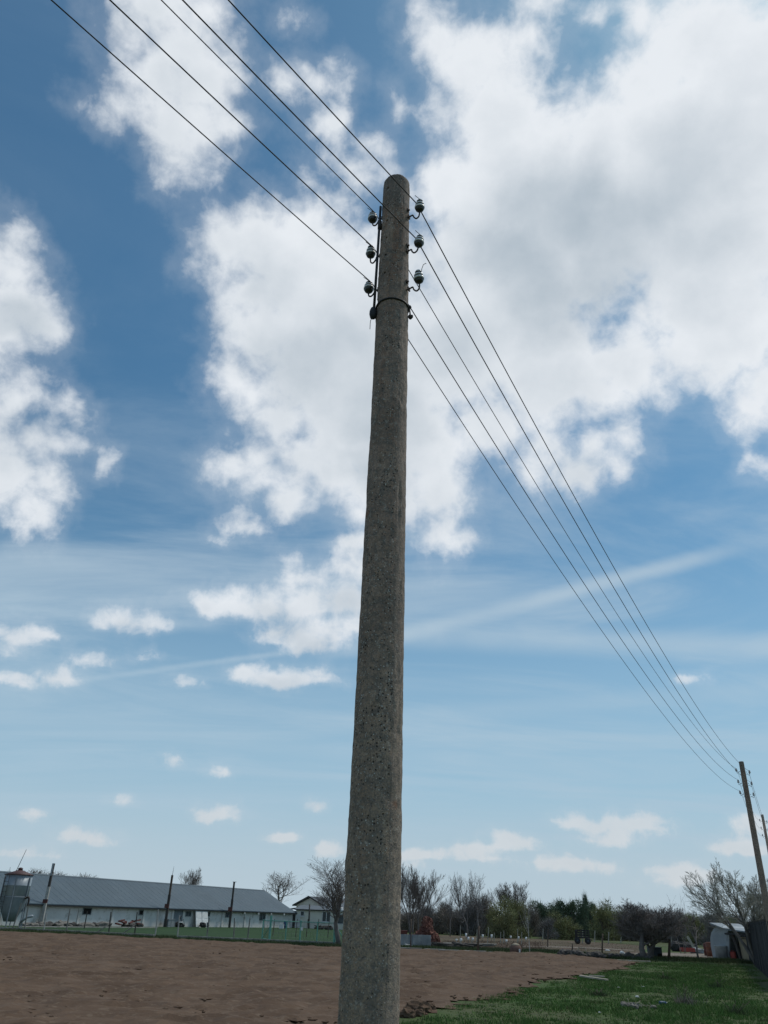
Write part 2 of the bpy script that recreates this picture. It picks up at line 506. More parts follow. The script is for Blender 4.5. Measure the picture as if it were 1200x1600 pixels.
MT['post_brown'] = fmat('brown wooden post', (.085, .062, .048), (.12, .09, .07), 3, .9, stretch=(4, 4, .4))
MT['stake'] = fmat('bleached wooden stake', (.38, .36, .30), (.26, .24, .20), 4, .9)
MT['white'] = fmat('white plastic', (.74, .75, .74), (.62, .63, .63), 4, .5)
MT['green_paint'] = fmat('sea green paint', (.16, .40, .32), (.12, .30, .25), 3, .55)
MT['mesh_wire'] = fmat('fence mesh wire', (.20, .23, .22), (.15, .17, .16), 3, .6)
MT['bark_grey'] = fmat('grey bark', (0.209, 0.190, 0.177), (0.144, 0.131, 0.120), 2.5, .95)
MT['bark_dark'] = fmat('dark bark', (0.133, 0.120, 0.112), (0.186, 0.166, 0.155), 2.5, .95)
MT['bark_brown'] = fmat('brown bark', (.10, .078, .064), (.07, .056, .047), 2.5, .95)
MT['bark_pale'] = fmat('birch bark', (.62, .61, .57), (.22, .21, .2), 5, .8, stretch=(1, 1, 3), lo=.5, hi=.6)
MT['twig_grey'] = fmat('grey brown twigs', (0.206, 0.177, 0.157), (0.151, 0.132, 0.123), .6, .95)
MT['twig_bud'] = fmat('budding twigs', (0.246, 0.232, 0.198), (0.348, 0.334, 0.275), 1.5, .95)
MT['brush_brown'] = fmat('brown brushwood', (0.217, 0.179, 0.148), (0.158, 0.143, 0.125), .45, .95)
MT['brush_olive'] = fmat('olive spring leaf', (0.230, 0.235, 0.107), (0.160, 0.166, 0.090), .45, .95)
MT['brush_green'] = fmat('dark evergreen leaf', (0.093, 0.131, 0.084), (0.135, 0.176, 0.104), .5, .95)
MT['brush_grey'] = fmat('grey thicket', (0.205, 0.192, 0.181), (0.151, 0.146, 0.143), .5, .95)
MT['weed_red'] = fmat('dead reddish weeds', (.16, .098, .072), (.11, .075, .055), .5, .95)
MT['brick'] = fmat('red brick rubble', (0.170, 0.072, 0.053), (0.111, 0.051, 0.041), 1.8, .9, (.26, .14, .10), 5)
MT['sheet'] = fmat('corrugated grey sheet', (.36, .38, .38), (.22, .24, .25), 1.5, .7)
MT['rust_sheet'] = fmat('rusty red sheet', (.15, .05, .04), (.09, .04, .035), 2, .8)
MT['blue'] = fmat('blue plastic', (.035, .09, .20), (.03, .07, .15), 4, .45)
MT['bluegrey'] = fmat('blue grey steel', (.06, .075, .09), (.05, .06, .07), 3, .7)
MT['red'] = fmat('red plastic', (.33, .055, .040), (.24, .05, .04), 4, .5)
MT['orange'] = fmat('rust orange drum', (.23, .085, .05), (.15, .06, .04), 4, .7)
MT['straw'] = fmat('straw thatch', (.36, .31, .23), (.26, .22, .16), 5, .95)
MT['clay'] = fmat('brown clay', (.17, .105, .082), (.13, .085, .068), 3, .95)
MT['stone'] = fmat('field stone', (.20, .185, .165), (.13, .12, .105), 5, .95)
MT['stone_dark'] = fmat('dark rubble', (.075, .068, .062), (.11, .10, .09), 3, .95)
MT['tan'] = fmat('tan chipboard', (.36, .30, .20), (.29, .24, .165), 1.5, .85)
MT['black_board'] = fmat('black stained boards', (.018, .020, .024), (.030, .032, .036), 1.5, .8, stretch=(5, 5, .5))
MT['rubber'] = fmat('black rubber and scrap', (.022, .022, .023), (.045, .043, .042), 2, .8)
MT['wood_pale'] = fmat('bleached plank', (.42, .38, .32), (.30, .27, .22), 4, .9)


# ------------------------------------------------------------------ mesh helpers
class MB:
    def __init__(self):
        self.v = []; self.f = []; self.sm = []

    def add(self, vs, fs, smooth=False):
        o = len(self.v)
        self.v += [tuple(q) for q in vs]
        self.f += [tuple(i + o for i in f) for f in fs]
        self.sm += [smooth] * len(fs)
        return self

    def box(self, c, s, rz=0.0, tilt=None):
        R = Matrix.Rotation(rz, 3, 'Z')
        if tilt:
            R = R @ Matrix.Rotation(tilt[0], 3, 'X') @ Matrix.Rotation(tilt[1], 3, 'Y')
        vs = [Vector(c) + R @ Vector((s[0] / 2 * a, s[1] / 2 * b, s[2] / 2 * d)) for a in (-1, 1) for b in (-1, 1) for d in (-1, 1)]
        return self.add(vs, [(0, 1, 3, 2), (4, 6, 7, 5), (0, 4, 5, 1), (2, 3, 7, 6), (0, 2, 6, 4), (1, 5, 7, 3)])

    def tube(self, pts, rad, sides=8, cap=True, smooth=True):
        pts = [Vector(p) for p in pts]
        n = len(pts)
        if not hasattr(rad, '__len__'):
            rad = [rad] * n
        vs = []
        t0 = (pts[1] - pts[0]).normalized()
        ref = Vector((0, 0, 1)) if abs(t0.z) < .9 else Vector((1, 0, 0))
        a = t0.cross(ref).normalized()
        for i in range(n):
            t = (pts[min(i + 1, n - 1)] - pts[max(i - 1, 0)])
            t = t.normalized() if t.length > 1e-9 else t0
            a = (a - t * a.dot(t))
            a = a.normalized() if a.length > 1e-6 else t.orthogonal().normalized()
            b = t.cross(a)
            for k in range(sides):
                w = 2 * pi * k / sides
                vs.append(pts[i] + (a * cos(w) + b * sin(w)) * rad[i])
        fs = []
        for i in range(n - 1):
            for k in range(sides):
                k2 = (k + 1) % sides
                fs.append((i * sides + k, i * sides + k2, (i + 1) * sides + k2, (i + 1) * sides + k))
        if cap:
            fs.append(tuple(reversed(range(sides))))
            fs.append(tuple((n - 1) * sides + k for k in range(sides)))
        return self.add(vs, fs, smooth)

    def lathe(self, prof, sides=16, c=(0, 0, 0), smooth=True):
        vs = []
        for r, z in prof:
            for k in range(sides):
                w = 2 * pi * k / sides
                vs.append((c[0] + r * cos(w), c[1] + r * sin(w), c[2] + z))
        fs = []
        n = len(prof)
        for i in range(n - 1):
            for k in range(sides):
                k2 = (k + 1) % sides
                fs.append((i * sides + k, i * sides + k2, (i + 1) * sides + k2, (i + 1) * sides + k))
        fs.append(tuple(reversed(range(sides))))
        fs.append(tuple((n - 1) * sides + k for k in range(sides)))
        return self.add(vs, fs, smooth)

    def prism(self, poly, y0, y1, axis='y'):
        """polygon in x,z pushed from y0 to y1 (or x,y polygon along z)"""
        n = len(poly)
        if axis == 'y':
            vs = [(p[0], y0, p[1]) for p in poly] + [(p[0], y1, p[1]) for p in poly]
        elif axis == 'x':
            vs = [(y0, p[0], p[1]) for p in poly] + [(y1, p[0], p[1]) for p in poly]
        else:
            vs = [(p[0], p[1], y0) for p in poly] + [(p[0], p[1], y1) for p in poly]
        fs = [tuple(range(n)), tuple(reversed(range(n, 2 * n)))]
        fs += [(i, i + n, (i + 1) % n + n, (i + 1) % n) for i in range(n)]
        return self.add(vs, fs)

    def rock(self, c, s, seed=0, sub=1):
        bm = bmesh.new()
        bmesh.ops.create_icosphere(bm, subdivisions=sub + 1, radius=1)
        rr = random.Random(seed)
        vs = [Vector(v.co) * (1 + rr.uniform(-.22, .22)) for v in bm.verts]
        vs = [(c[0] + v.x * s[0], c[1] + v.y * s[1], c[2] + v.z * s[2]) for v in vs]
        bm.verts.index_update()
        fs = [tuple(v.index for v in f.verts) for f in bm.faces]
        bm.free()
        return self.add(vs, fs)

    def build(self, name, m, parent=None, recalc=True):
        me = bpy.data.meshes.new(name)
        me.from_pydata(self.v, [], self.f)
        me.polygons.foreach_set('use_smooth', self.sm)
        if recalc:
            bm = bmesh.new(); bm.from_mesh(me)
            bmesh.ops.recalc_face_normals(bm, faces=bm.faces)
            bm.to_mesh(me); bm.free()
        me.materials.append(MT[m])
        o = bpy.data.objects.new(name, me)
        COL.objects.link(o)
        if parent is not None:
            o.parent = parent
        return o


def tag(o, label=None, cat=None, group=None, kind=None):
    if label: o['label'] = label
    if cat: o['category'] = cat
    if group: o['group'] = group
    if kind: o['kind'] = kind
    return o


def thing(name, label, cat, loc=(0, 0, 0), rz=0.0, group=None):
    o = bpy.data.objects.new(name, None)
    COL.objects.link(o)
    o.location = loc
    o.rotation_euler = (0, 0, rz)
    o.empty_display_size = .1
    return tag(o, label, cat, group)


def kids(o):
    return [c for c in bpy.data.objects if c.parent == o]


def dup(o, parent=None):
    c = o.copy()
    COL.objects.link(c)
    if parent is not None:
        c.parent = parent
    for ch in kids(o):
        dup(ch, c)
    return c


def at_loc(o, p):
    o.location = p
    return o


def struct(o):
    o['kind'] = 'structure'
    return o


def vnoise(x, y, seed=0):
    """smooth lattice noise on numpy arrays, -1..1"""
    xi = np.floor(x).astype(np.int64); yi = np.floor(y).astype(np.int64)
    fx = x - xi; fy = y - yi
    fx = fx * fx * (3 - 2 * fx); fy = fy * fy * (3 - 2 * fy)

    def h(a, b):
        n = (a * 374761393 + b * 668265263 + seed * 1442695041) & 0x7fffffff
        n = ((n ^ (n >> 13)) * 1274126177) & 0x7fffffff
        return ((n ^ (n >> 16)) & 0xffff) / 32767.5 - 1
    return (h(xi, yi) * (1 - fx) + h(xi + 1, yi) * fx) * (1 - fy) + (h(xi, yi + 1) * (1 - fx) + h(xi + 1, yi + 1) * fx) * fy


def inside(poly, x, y):
    r = np.zeros(x.shape, bool)
    n = len(poly)
    for i in range(n):
        x0, y0 = poly[i]; x1, y1 = poly[(i + 1) % n]
        c = ((y0 > y) != (y1 > y)) & (x < (x1 - x0) * (y - y0) / ((y1 - y0) if y1 != y0 else 1e-9) + x0)
        r ^= c
    return r


def edge_dist(poly, x, y):
    d = np.full(x.shape, 1e9)
    for i in range(len(poly)):
        x0, y0 = poly[i]; x1, y1 = poly[(i + 1) % len(poly)]
        L = (x1 - x0) ** 2 + (y1 - y0) ** 2 + 1e-12
        t = np.clip(((x - x0) * (x1 - x0) + (y - y0) * (y1 - y0)) / L, 0, 1)
        d = np.minimum(d, np.hypot(x - x0 - t * (x1 - x0), y - y0 - t * (y1 - y0)))
    return d


def np_mesh(name, co, faces, m, parent=None, smooth=False):
    me = bpy.data.meshes.new(name)
    k = faces.shape[1]
    me.vertices.add(len(co)); me.vertices.foreach_set('co', co.astype(np.float32).ravel())
    me.loops.add(faces.size); me.loops.foreach_set('vertex_index', faces.astype(np.int32).ravel())
    me.polygons.add(len(faces))
    me.polygons.foreach_set('loop_start', np.arange(0, faces.size, k, dtype=np.int32))
    me.polygons.foreach_set('loop_total', np.full(len(faces), k, np.int32))
    me.polygons.foreach_set('use_smooth', np.full(len(faces), smooth))
    me.update(calc_edges=True)
    me.validate()
    me.materials.append(MT[m])
    o = bpy.data.objects.new(name, me)
    COL.objects.link(o)
    if parent is not None:
        o.parent = parent
    return o


# ------------------------------------------------------------------ terrain
def build_ground():
    # one sheet reaching the horizon, rings of growing size
    rs = [0, 6, 14, 25, 40, 60, 90, 130, 200, 320, 600, 1200, 2500, 5000]
    co = [(0, 0, 0)]; fs = []
    S = 48
    for r in rs[1:]:
        for k in range(S):
            co.append((r * cos(2 * pi * k / S), r * sin(2 * pi * k / S), 0))
    mb = MB()
    mb.v = co
    for k in range(S):
        mb.f.append((0, 1 + k, 1 + (k + 1) % S))
    for i in range(len(rs) - 2):
        for k in range(S):
            a = 1 + i * S + k; b = 1 + i * S + (k + 1) % S
            mb.f.append((a, a + S, b + S, b))
    mb.sm = [False] * len(mb.f)
    struct(mb.build('ground', 'ground'))


FIELD = [at(*p).xy for p in ((1000, 1504), (930, 1496), (850, 1491), (740, 1487), (625, 1483), (530, 1481), (430, 1476), (300, 1470), (150, 1462), (0, 1456), (-120, 1450))]
FIELD = [(p.x, p.y) for p in FIELD] + [(-75, 60), (-75, 6), (-12, 6), (-4.5, 10), (-1.5, 16)] + \
        [(at(*p).x, at(*p).y) for p in ((622, 1592), (665, 1582), (725, 1571), (795, 1556), (835, 1541), (880, 1531), (945, 1522), (985, 1511))]


def build_field():
    xs = np.arange(-75, 18, .26); ys = np.concatenate([np.arange(6, 30, .2), np.arange(30, 100, .4)])
    X, Y = np.meshgrid(xs, ys)
    X = X + .05 * vnoise(X * 3.1, Y * 3.1, 5)
    jx = X + .45 * vnoise(X * .7, Y * .7, 11) + .3 * vnoise(X * 2.1, Y * 2.1, 12)
    jy = Y + .45 * vnoise(X * .7, Y * .7, 13) + .3 * vnoise(X * 2.1, Y * 2.1, 14)
    ins = inside(FIELD, jx, jy)
    d = edge_dist(FIELD, jx, jy)
    ramp = np.clip(d / 2.2, 0, 1) ** .8
    Z = .012 + ramp * (.05 + .045 * vnoise(X * .5, Y * .5, 1) + .06 * np.abs(vnoise(X * 1.3, Y * 1.7, 2)) + .075 * vnoise(X * 2.9, Y * 2.9, 3) * .8 + .03 * np.maximum(vnoise(X * .33 + 3, Y * 1.6, 6), 0)
                       + .055 * np.maximum(vnoise(X * 4.3, Y * 4.3, 4), 0))
    Z = np.maximum(Z, .012)
    nx = len(xs); ny = len(ys)
    idx = np.arange(nx * ny).reshape(ny, nx)
    q = np.stack([idx[:-1, :-1], idx[:-1, 1:], idx[1:, 1:], idx[1:, :-1]], -1).reshape(-1, 4)
    keep = (ins.ravel()[q]).all(1)
    q = q[keep]
    co = np.stack([X.ravel(), Y.ravel(), Z.ravel()], 1)
    used = np.unique(q)
    mp = np.full(len(co), -1); mp[used] = np.arange(len(used))
    struct(np_mesh('field', co[used], mp[q], 'soil', smooth=False))


def sheet(name, px, z, m):
    pts = [at(*p) for p in px]
    poly = [(p.x, p.y) for p in pts]
    # a gently ragged outline
    out = []
    for i in range(len(poly)):
        a, b = Vector(poly[i]), Vector(poly[(i + 1) % len(poly)])
        n = max(1, int((b - a).length / 2.5))
        for k in range(n):
            p = a.lerp(b, k / n)
            if k: p += Vector((random.uniform(-.25, .25), random.uniform(-.5, .5)))
            out.append((p.x, p.y, z))
    bm = bmesh.new()
    vs = [bm.verts.new(p) for p in out]
    f = bm.faces.new(vs)
    bmesh.ops.triangulate(bm, faces=[f])
    bmesh.ops.recalc_face_normals(bm, faces=bm.faces)
    me = bpy.data.meshes.new(name); bm.to_mesh(me); bm.free()
    if me.polygons[0].normal.z < 0: me.flip_normals()
    me.materials.append(MT[m])
    o = bpy.data.objects.new(name, me); COL.objects.link(o)
    return struct(o)


def grass_mesh(name, X, Y, H, m, blades=5, spread=.05, width=.010, z0=0.0, kind='stuff', lean=.45):
    n = len(X)
    rng = np.random.RandomState(len(X))
    k = n * blades
    bx = np.repeat(X, blades) + rng.normal(0, spread, k)
    by = np.repeat(Y, blades) + rng.normal(0, spread, k)
    h = np.repeat(H, blades) * rng.uniform(.45, 1.1, k)
    a = rng.uniform(0, 2 * pi, k)
    l = h * rng.uniform(.1, lean * 2, k)
    la = rng.uniform(0, 2 * pi, k)
    w = width * rng.uniform(.7, 1.4, k)
    dx, dy = np.cos(a) * w, np.sin(a) * w
    z = np.full(k, z0)
    v0 = np.stack([bx - dx, by - dy, z], 1); v1 = np.stack([bx + dx, by + dy, z], 1)
    v2 = np.stack([bx + np.cos(la) * l, by + np.sin(la) * l, z + h], 1)
    co = np.stack([v0, v1, v2], 1).reshape(-1, 3)
    f = np.arange(3 * k).reshape(-1, 3)
    o = np_mesh(name, co, f, m)
    return tag(o, kind=kind)


VERGE = [(p.x, p.y) for p in (at(*q) for q in ((622, 1597), (725, 1571), (835, 1541), (945, 1521), (985, 1509), (1010, 1500), (1170, 1506), (1230, 1600)))] + \
        [(14, 14), (6, 8), (-4, 6), (-4.5, 10), (-1.5, 16)]


def build_grass():
    rng = np.random.RandomState(3)
    n = 210000
    # denser close by
    Y = 7 + 60 * rng.uniform(0, 1, n) ** 1.5
    X = rng.uniform(-6, 30, n)
    jx = X + .5 * vnoise(X * .8, Y * .8, 21) + .3 * vnoise(X * 2.5, Y * 2.5, 22); jy = Y + .5 * vnoise(X * .8, Y * .8, 23)
    m = inside(VERGE, jx, jy)
    X, Y = X[m], Y[m]
    c = vnoise(X * .55, Y * .55, 31) + .6 * vnoise(X * 1.9, Y * 1.9, 32)
    keep = rng.uniform(-1.2, 1.0, len(X)) < c + .55
    X, Y, c = X[keep], Y[keep], c[keep]
    H = np.clip(.075 + .05 * c, .03, .2) * rng.uniform(.7, 1.4, len(X))
    # trodden, barer towards the track
    H *= np.clip((62 - Y) / 22, .35, 1)
    print('grass tufts', len(X))
    grass_mesh('grass', X, Y, H, 'blade', 5, .05, .009)
    # dead stalks amongst it
    n = 2600
    i = rng.choice(len(X), n)
    grass_mesh('dry_grass', X[i], Y[i], rng.uniform(.06, .2, n), 'blade_dry', 3, .05, .005)
    # ragged fringe beyond the field
    xs, ys = [], []
    for (x0, y0, x1, y1, cnt) in ((0, 1454, 300, 1468, 2600), (300, 1468, 530, 1479, 1800), (625, 1481, 860, 1488, 2600), (860, 1488, 1010, 1500, 2600), (1000, 1498, 1170, 1504, 3000)):
        t = rng.uniform(0, 1, cnt)
        for tt in t:
            p = at(x0 + (x1 - x0) * tt, y0 + (y1 - y0) * tt)
            xs.append(p.x + rng.normal(0, .3)); ys.append(p.y + rng.normal(.6, 1.3))
    xs = np.array(xs); ys = np.array(ys)
    grass_mesh('field_edge_grass', xs, ys, rng.uniform(.08, .26, len(xs)), 'blade_dull', 6, .12, .014)


build_ground()
build_field()
sheet('lawn', ((-150, 1446), (30, 1453), (150, 1459.5), (300, 1467.5), (430, 1474), (530, 1478.5), (600, 1480), (600, 1450), (440, 1446), (30, 1444), (-150, 1440)), .008, 'lawn')
sheet('orchard_ground', ((600, 1480), (740, 1483), (860, 1486.5), (1000, 1493), (1010, 1478), (930, 1472), (850, 1468), (740, 1463), (600, 1458)), .008, 'orchard')
sheet('far_pasture', ((840, 1467), (930, 1471), (1010, 1477), (1110, 1484), (1110, 1464), (960, 1459), (840, 1457)), .012, 'pasture')
sheet('dirt_track', ((990, 1492), (1040, 1494.5), (1100, 1497.5), (1170, 1503), (1180, 1500), (1120, 1492), (1080, 1489), (1030, 1489), (990, 1490)), .016, 'track')
sheet('dirt_path', ((815, 1479.5), (880, 1481), (940, 1483), (990, 1486), (990, 1484.8), (940, 1481.6), (880, 1479.4), (815, 1478)), .016, 'track')
sheet('green_strip', ((600, 1482.3), (700, 1485), (840, 1489), (940, 1494), (1000, 1500), (1000, 1494.5), (930, 1490.5), (840, 1486.3), (700, 1482), (600, 1478)), .012, 'ground')
build_grass()

# ------------------------------------------------------------------ power line
NRM = Vector((.88, -.48, 0)).normalized()          # across the line
POLE_RZ = atan2(NRM.y, NRM.x)
POLE = Vector((.012, 5.3, 0))
POLE_TOP = 8.5
INS = [('r', 8.05), ('r', 7.58), ('r', 7.13), ('l', 8.155), ('l', 7.68), ('l', 7.225)]
OFF = .26


def prad(z):
    return (.351 - .0133 * (z - 1.447)) / 2


def catmull(pts, n=5):
    pts = [Vector(p) for p in pts]
    P = [pts[0] * 2 - pts[1]] + pts + [pts[-1] * 2 - pts[-2]]
    out = []
    for i in range(1, len(P) - 2):
        for k in range(n):
            t = k / n
            a, b, c, d = P[i - 1], P[i], P[i + 1], P[i + 2]
            out.append(.5 * (2 * b + (c - a) * t + (2 * a - 5 * b + 4 * c - d) * t * t + (3 * b - a - 3 * c + d) * t ** 3))
    out.append(pts[-1])
    return out


def to_local(v):
    """world offset from the pole axis -> pole frame"""
    return Matrix.Rotation(-POLE_RZ, 3, 'Z') @ Vector(v)


def shaft_mesh():
    S, R = 96, 330
    zs = np.concatenate([np.linspace(-.4, POLE_TOP - .02, R), [POLE_TOP - .008, POLE_TOP]])
    th = np.linspace(0, 2 * pi, S, endpoint=False)
    Zg, Tg = np.meshgrid(zs, th, indexing='ij')
    r = np.array([[prad(z)] for z in zs]) * np.ones_like(Zg)
    r[-1] -= .018; r[-2] -= .006
    # a slightly flattened casting with a seam on each side
    r *= 1 + .012 * np.cos(4 * (Tg - .4))
    u = Tg / (2 * pi) * 24
    r += .0022 * vnoise(u * 1.0 % 24, Zg * 6, 41) + .0026 * vnoise(u * 3, Zg * 24, 42)
    r += .0028 * np.minimum(0, vnoise(u * 2, Zg * 9, 43) + .45) * 2
    chip = np.clip(vnoise(u * .7, Zg * 4.5, 44) - .62, 0, 1)
    r -= .03 * chip
    bump = np.clip(vnoise(u * .8, Zg * 7, 45) - .74, 0, 1)
    r += .028 * bump
    co = np.stack([r * np.cos(Tg), r * np.sin(Tg), Zg], -1).reshape(-1, 3)
    n = len(zs)
    i, k = np.meshgrid(np.arange(n - 1), np.arange(S), indexing='ij')
    k2 = (k + 1) % S
    q = np.stack([i * S + k, i * S + k2, (i + 1) * S + k2, (i + 1) * S + k], -1).reshape(-1, 4)
    return co, q, n, S


def build_shaft(parent):
    co, q, n, S = shaft_mesh()
    bm = bmesh.new()
    vs = [bm.verts.new(c) for c in co]
    for f in q:
        bm.faces.new([vs[i] for i in f])
    bm.faces.new([vs[(n - 1) * S + k] for k in range(S)])
    bm.faces.new([vs[k] for k in reversed(range(S))])
    for f in bm.faces: f.smooth = True
    bmesh.ops.recalc_face_normals(bm, faces=bm.faces)
    me = bpy.data.meshes.new('shaft'); bm.to_mesh(me); bm.free()
    me.materials.append(MT['concrete'])
    o = bpy.data.objects.new('shaft', me)
    COL.objects.link(o)
    # bolt holes: drilled with one cutter
    cut = MB()
    for (x, y) in HOLES:
        d = ray(x, y)
        # ray against the shaft
        ox, oy = -POLE.x, -POLE.y
        z = 8.0
        for _ in range(4):
            r = prad(z)
            a = d.x ** 2 + d.y ** 2; b = 2 * (d.x * ox + d.y * oy); c = ox * ox + oy * oy - r * r
            D = max(b * b - 4 * a * c, 0)
            t = (-b - D ** .5) / (2 * a)
            z = EYE + d.z * t
        h = to_local((d.x * t - POLE.x, d.y * t - POLE.y, 0))
        e = h.normalized()
        cut.tube([Vector((h.x, h.y, z)) - e * .09, Vector((h.x, h.y, z)) + e * .05], .0105, 10, smooth=False)
    c = cut.build('cutter', 'hole')
    md = o.modifiers.new('holes', 'BOOLEAN')
    md.object = c; md.operation = 'DIFFERENCE'; md.solver = 'EXACT'
    dg = bpy.context.evaluated_depsgraph_get()
    me2 = bpy.data.meshes.new_from_object(o.evaluated_get(dg))
    o.modifiers.clear()
    if len(me2.polygons) > 10000:
        o.data = me2
    o.data.name = 'shaft'
    bpy.data.objects.remove(c)
    o.parent = parent
    return o


HOLES = [(606, 293.5), (605.5, 318.5), (604.8, 344), (603.8, 371), (602.8, 398), (601.2, 426), (637.5, 417)]


def build_pole(label):
    p = thing('utility_pole', label, 'utility pole', POLE, POLE_RZ, 'concrete poles carrying the overhead line')
    build_shaft(p)
    for i, (side, h) in enumerate(INS):
        s = 1 if side == 'r' else -1
        body = [(.016, -.064), (.030, -.062), (.044, -.050), (.052, -.026), (.053, -.014), (.046, -.006), (.034, -.003), (.034, .006), (.043, .010), (.046, .020),
                (.043, .032), (.032, .038), (.027, .042), (.027, .050), (.034, .054), (.036, .064), (.028, .076), (.012, .081), (.001, .082)]
        o = MB().lathe(body, 20).build('insulator', 'glaze_mid', p)
        o.location = (s * OFF, 0, h)
        o.scale = (.86, .86, .90)
        o.rotation_euler = (radians((4, -5, 6, -3, 5, -6)[i]), radians((3, 5, -2, -5, 2, -4)[i]), 0)
        MB().lathe([(.0345, -.002), (.0352, .0055), (.0345, .0065), (.0335, .001)], 20).build('groove', 'glaze_dark_shade', o)
        MB().lathe([(.0515, -.030), (.0560, -.026), (.0570, -.019), (.0555, -.012), (.047, -.0045), (.0455, -.007)], 20).build('rim', 'glaze', o)  # rims coloured white for the bright bands of light on the flanges
        MB().lathe([(.0450, .012), (.0490, .016), (.0490, .024), (.0455, .031), (.040, .0345), (.039, .031)], 20).build('rim', 'glaze', o)
        MB().lathe([(.0355, .058), (.0366, .064), (.0288, .0765), (.0125, .0818), (.001, .0828)], 20).build('crown_cap', 'glaze', o)
        MB().lathe([(.012, -.068), (.026, -.0655), (.040, -.0575), (.0455, -.0515), (.044, -.050), (.03, -.0615)], 20).build('skirt', 'glaze_dark_shade', o)  # dark ring puts the shade under the skirt into its colour
        r0 = prad(h) - s * 0
        hk = catmull([(-s * (OFF - r0 + .03), 0, -.100), (-s * (OFF - r0 - .008), 0, -.098), (-s * (OFF - r0 - .045), 0, -.094), (-s * .068, 0, -.125), (-s * .040, 0, -.156),
                      (-s * .012, 0, -.146), (0, 0, -.112), (0, 0, -.055)])
        MB().tube(hk, .0085, 8).build('hook', 'iron', o)
        MB().box((-s * (OFF - r0 + .001), 0, -.100), (.014, .040, .040)).lathe([(.001, 0), (.012, 0)], 6, (-s * (OFF - r0 - .012), 0, -.1)).build('washer', 'iron', o)
        # wire binding round the neck with a loose tail
        tie = [(.031 * cos(w), .031 * sin(w), .046 + .003 * sin(3 * w)) for w in np.linspace(0, 2 * pi, 14)]
        if i == 2:
            tie += [(.05, -.02, .07), (.075, -.03, .105), (.10, -.03, .112), (.11, -.035, .10)]
        else:
            tie += [(.02, -.045, .05), (-.01, -.075, .075), (-.02, -.085, .085)]
        MB().tube(tie, .0035, 5).build('binding', 'wire', o)
        # nut where the hook comes out on the far face
        nz = h - .10
        MB().tube([(-s * (prad(nz) - .01), 0, nz), (-s * (prad(nz) + .022), 0, nz)], .010, 6, smooth=False).box((-s * (prad(nz) + .004), 0, nz), (.012, .03, .03)).build('bolt_end', 'iron', p)
    return p


near_pole = build_pole('tall weathered concrete utility pole in the foreground with six insulators')
# fittings only the near pole carries
pl = Vector((POLE.x - .156, POLE.y - .02, 0))
z0, z1 = top(pl, 588, 490), top(pl, 595.5, 323)
lo = to_local((-.166, -.025, 0)); hi = to_local((-.149, -.02, 0))
cd = MB().tube([(lo.x, lo.y, z0), (lo.x * .5 + hi.x * .5, lo.y * .5 + hi.y * .5, (z0 + z1) / 2), (hi.x, hi.y, z1)], .0125, 10).build('conduit', 'cable', near_pole)
zc = top(pl, 593.5, 352)
MB().tube([(hi.x, hi.y, zc - .05), (hi.x, hi.y, zc + .05)], .020, 10).build('sleeve', 'iron', cd)
MB().lathe([(.006, -.07), (.026, -.055), (.034, -.02), (.033, .02), (.024, .05), (.012, .065)], 12, (lo.x - .004, lo.y - .004, z0)).build('cable_seal', 'cable', near_pole)
zb = top(Vector((POLE.x, POLE.y - .15, 0)), 616, 465)
rb = prad(zb) + .006
band = [(rb * cos(w), rb * sin(w), zb + .002 * sin(2 * w)) for w in np.linspace(0, 2 * pi, 41)]
bd = MB().tube(band, .0085, 8).build('strap', 'cable', near_pole)
bl = to_local((.150, -.02, 0))
MB().tube([(bl.x, bl.y, zb + .02), (bl.x * 1.05, bl.y * 1.05, zb - .04), (bl.x * 1.08, bl.y * 1.08, zb - .095)], .007, 6).rock((bl.x * 1.1, bl.y * 1.1, zb - .10), (.022, .022, .024), 3).rock((bl.x * 1.02, bl.y * 1.02, zb + .012), (.018, .018, .018), 4).build('strap_buckle', 'iron', bd)
ww = to_local((-.19, -.03, 0))
MB().tube(catmull([(lo.x, lo.y, z0 - .05), (ww.x, ww.y, z0 - .09), (ww.x * 1.02, ww.y, z0 - .19)]), .003, 5).build('loose_wire', 'wire', near_pole)

P2 = Vector((16.08, 34.8, 0))
P3 = Vector((30.2, 63.4, 0))
K3 = 9.9 / POLE_TOP
fitted = [cd, bd] + [c for c in kids(near_pole) if c.name.startswith(('cable_seal', 'loose_wire'))]
for loc, k, lab in ((P2, 1, 'concrete utility pole at the right edge beside the dark board fence'), (P3, K3, 'farthest utility pole of the line, partly behind the one at the right edge')):
    c = near_pole.copy(); COL.objects.link(c)
    c.location = loc; c.scale = (k * (.8 if loc is P3 else 1), k * (.8 if loc is P3 else 1), k); c['label'] = lab
    for ch in kids(near_pole):
        if ch in fitted: continue
        q = dup(ch, c)
        if q.name.startswith('shaft'):
            q.scale = (.78, .78, 1)
        if loc is P3 and q.name.startswith('shaft'):
            q.material_slots[0].link = 'OBJECT'; q.material_slots[0].material = MT['concrete_hazed']  # smear over the farthest pole painted as a lighter shaft

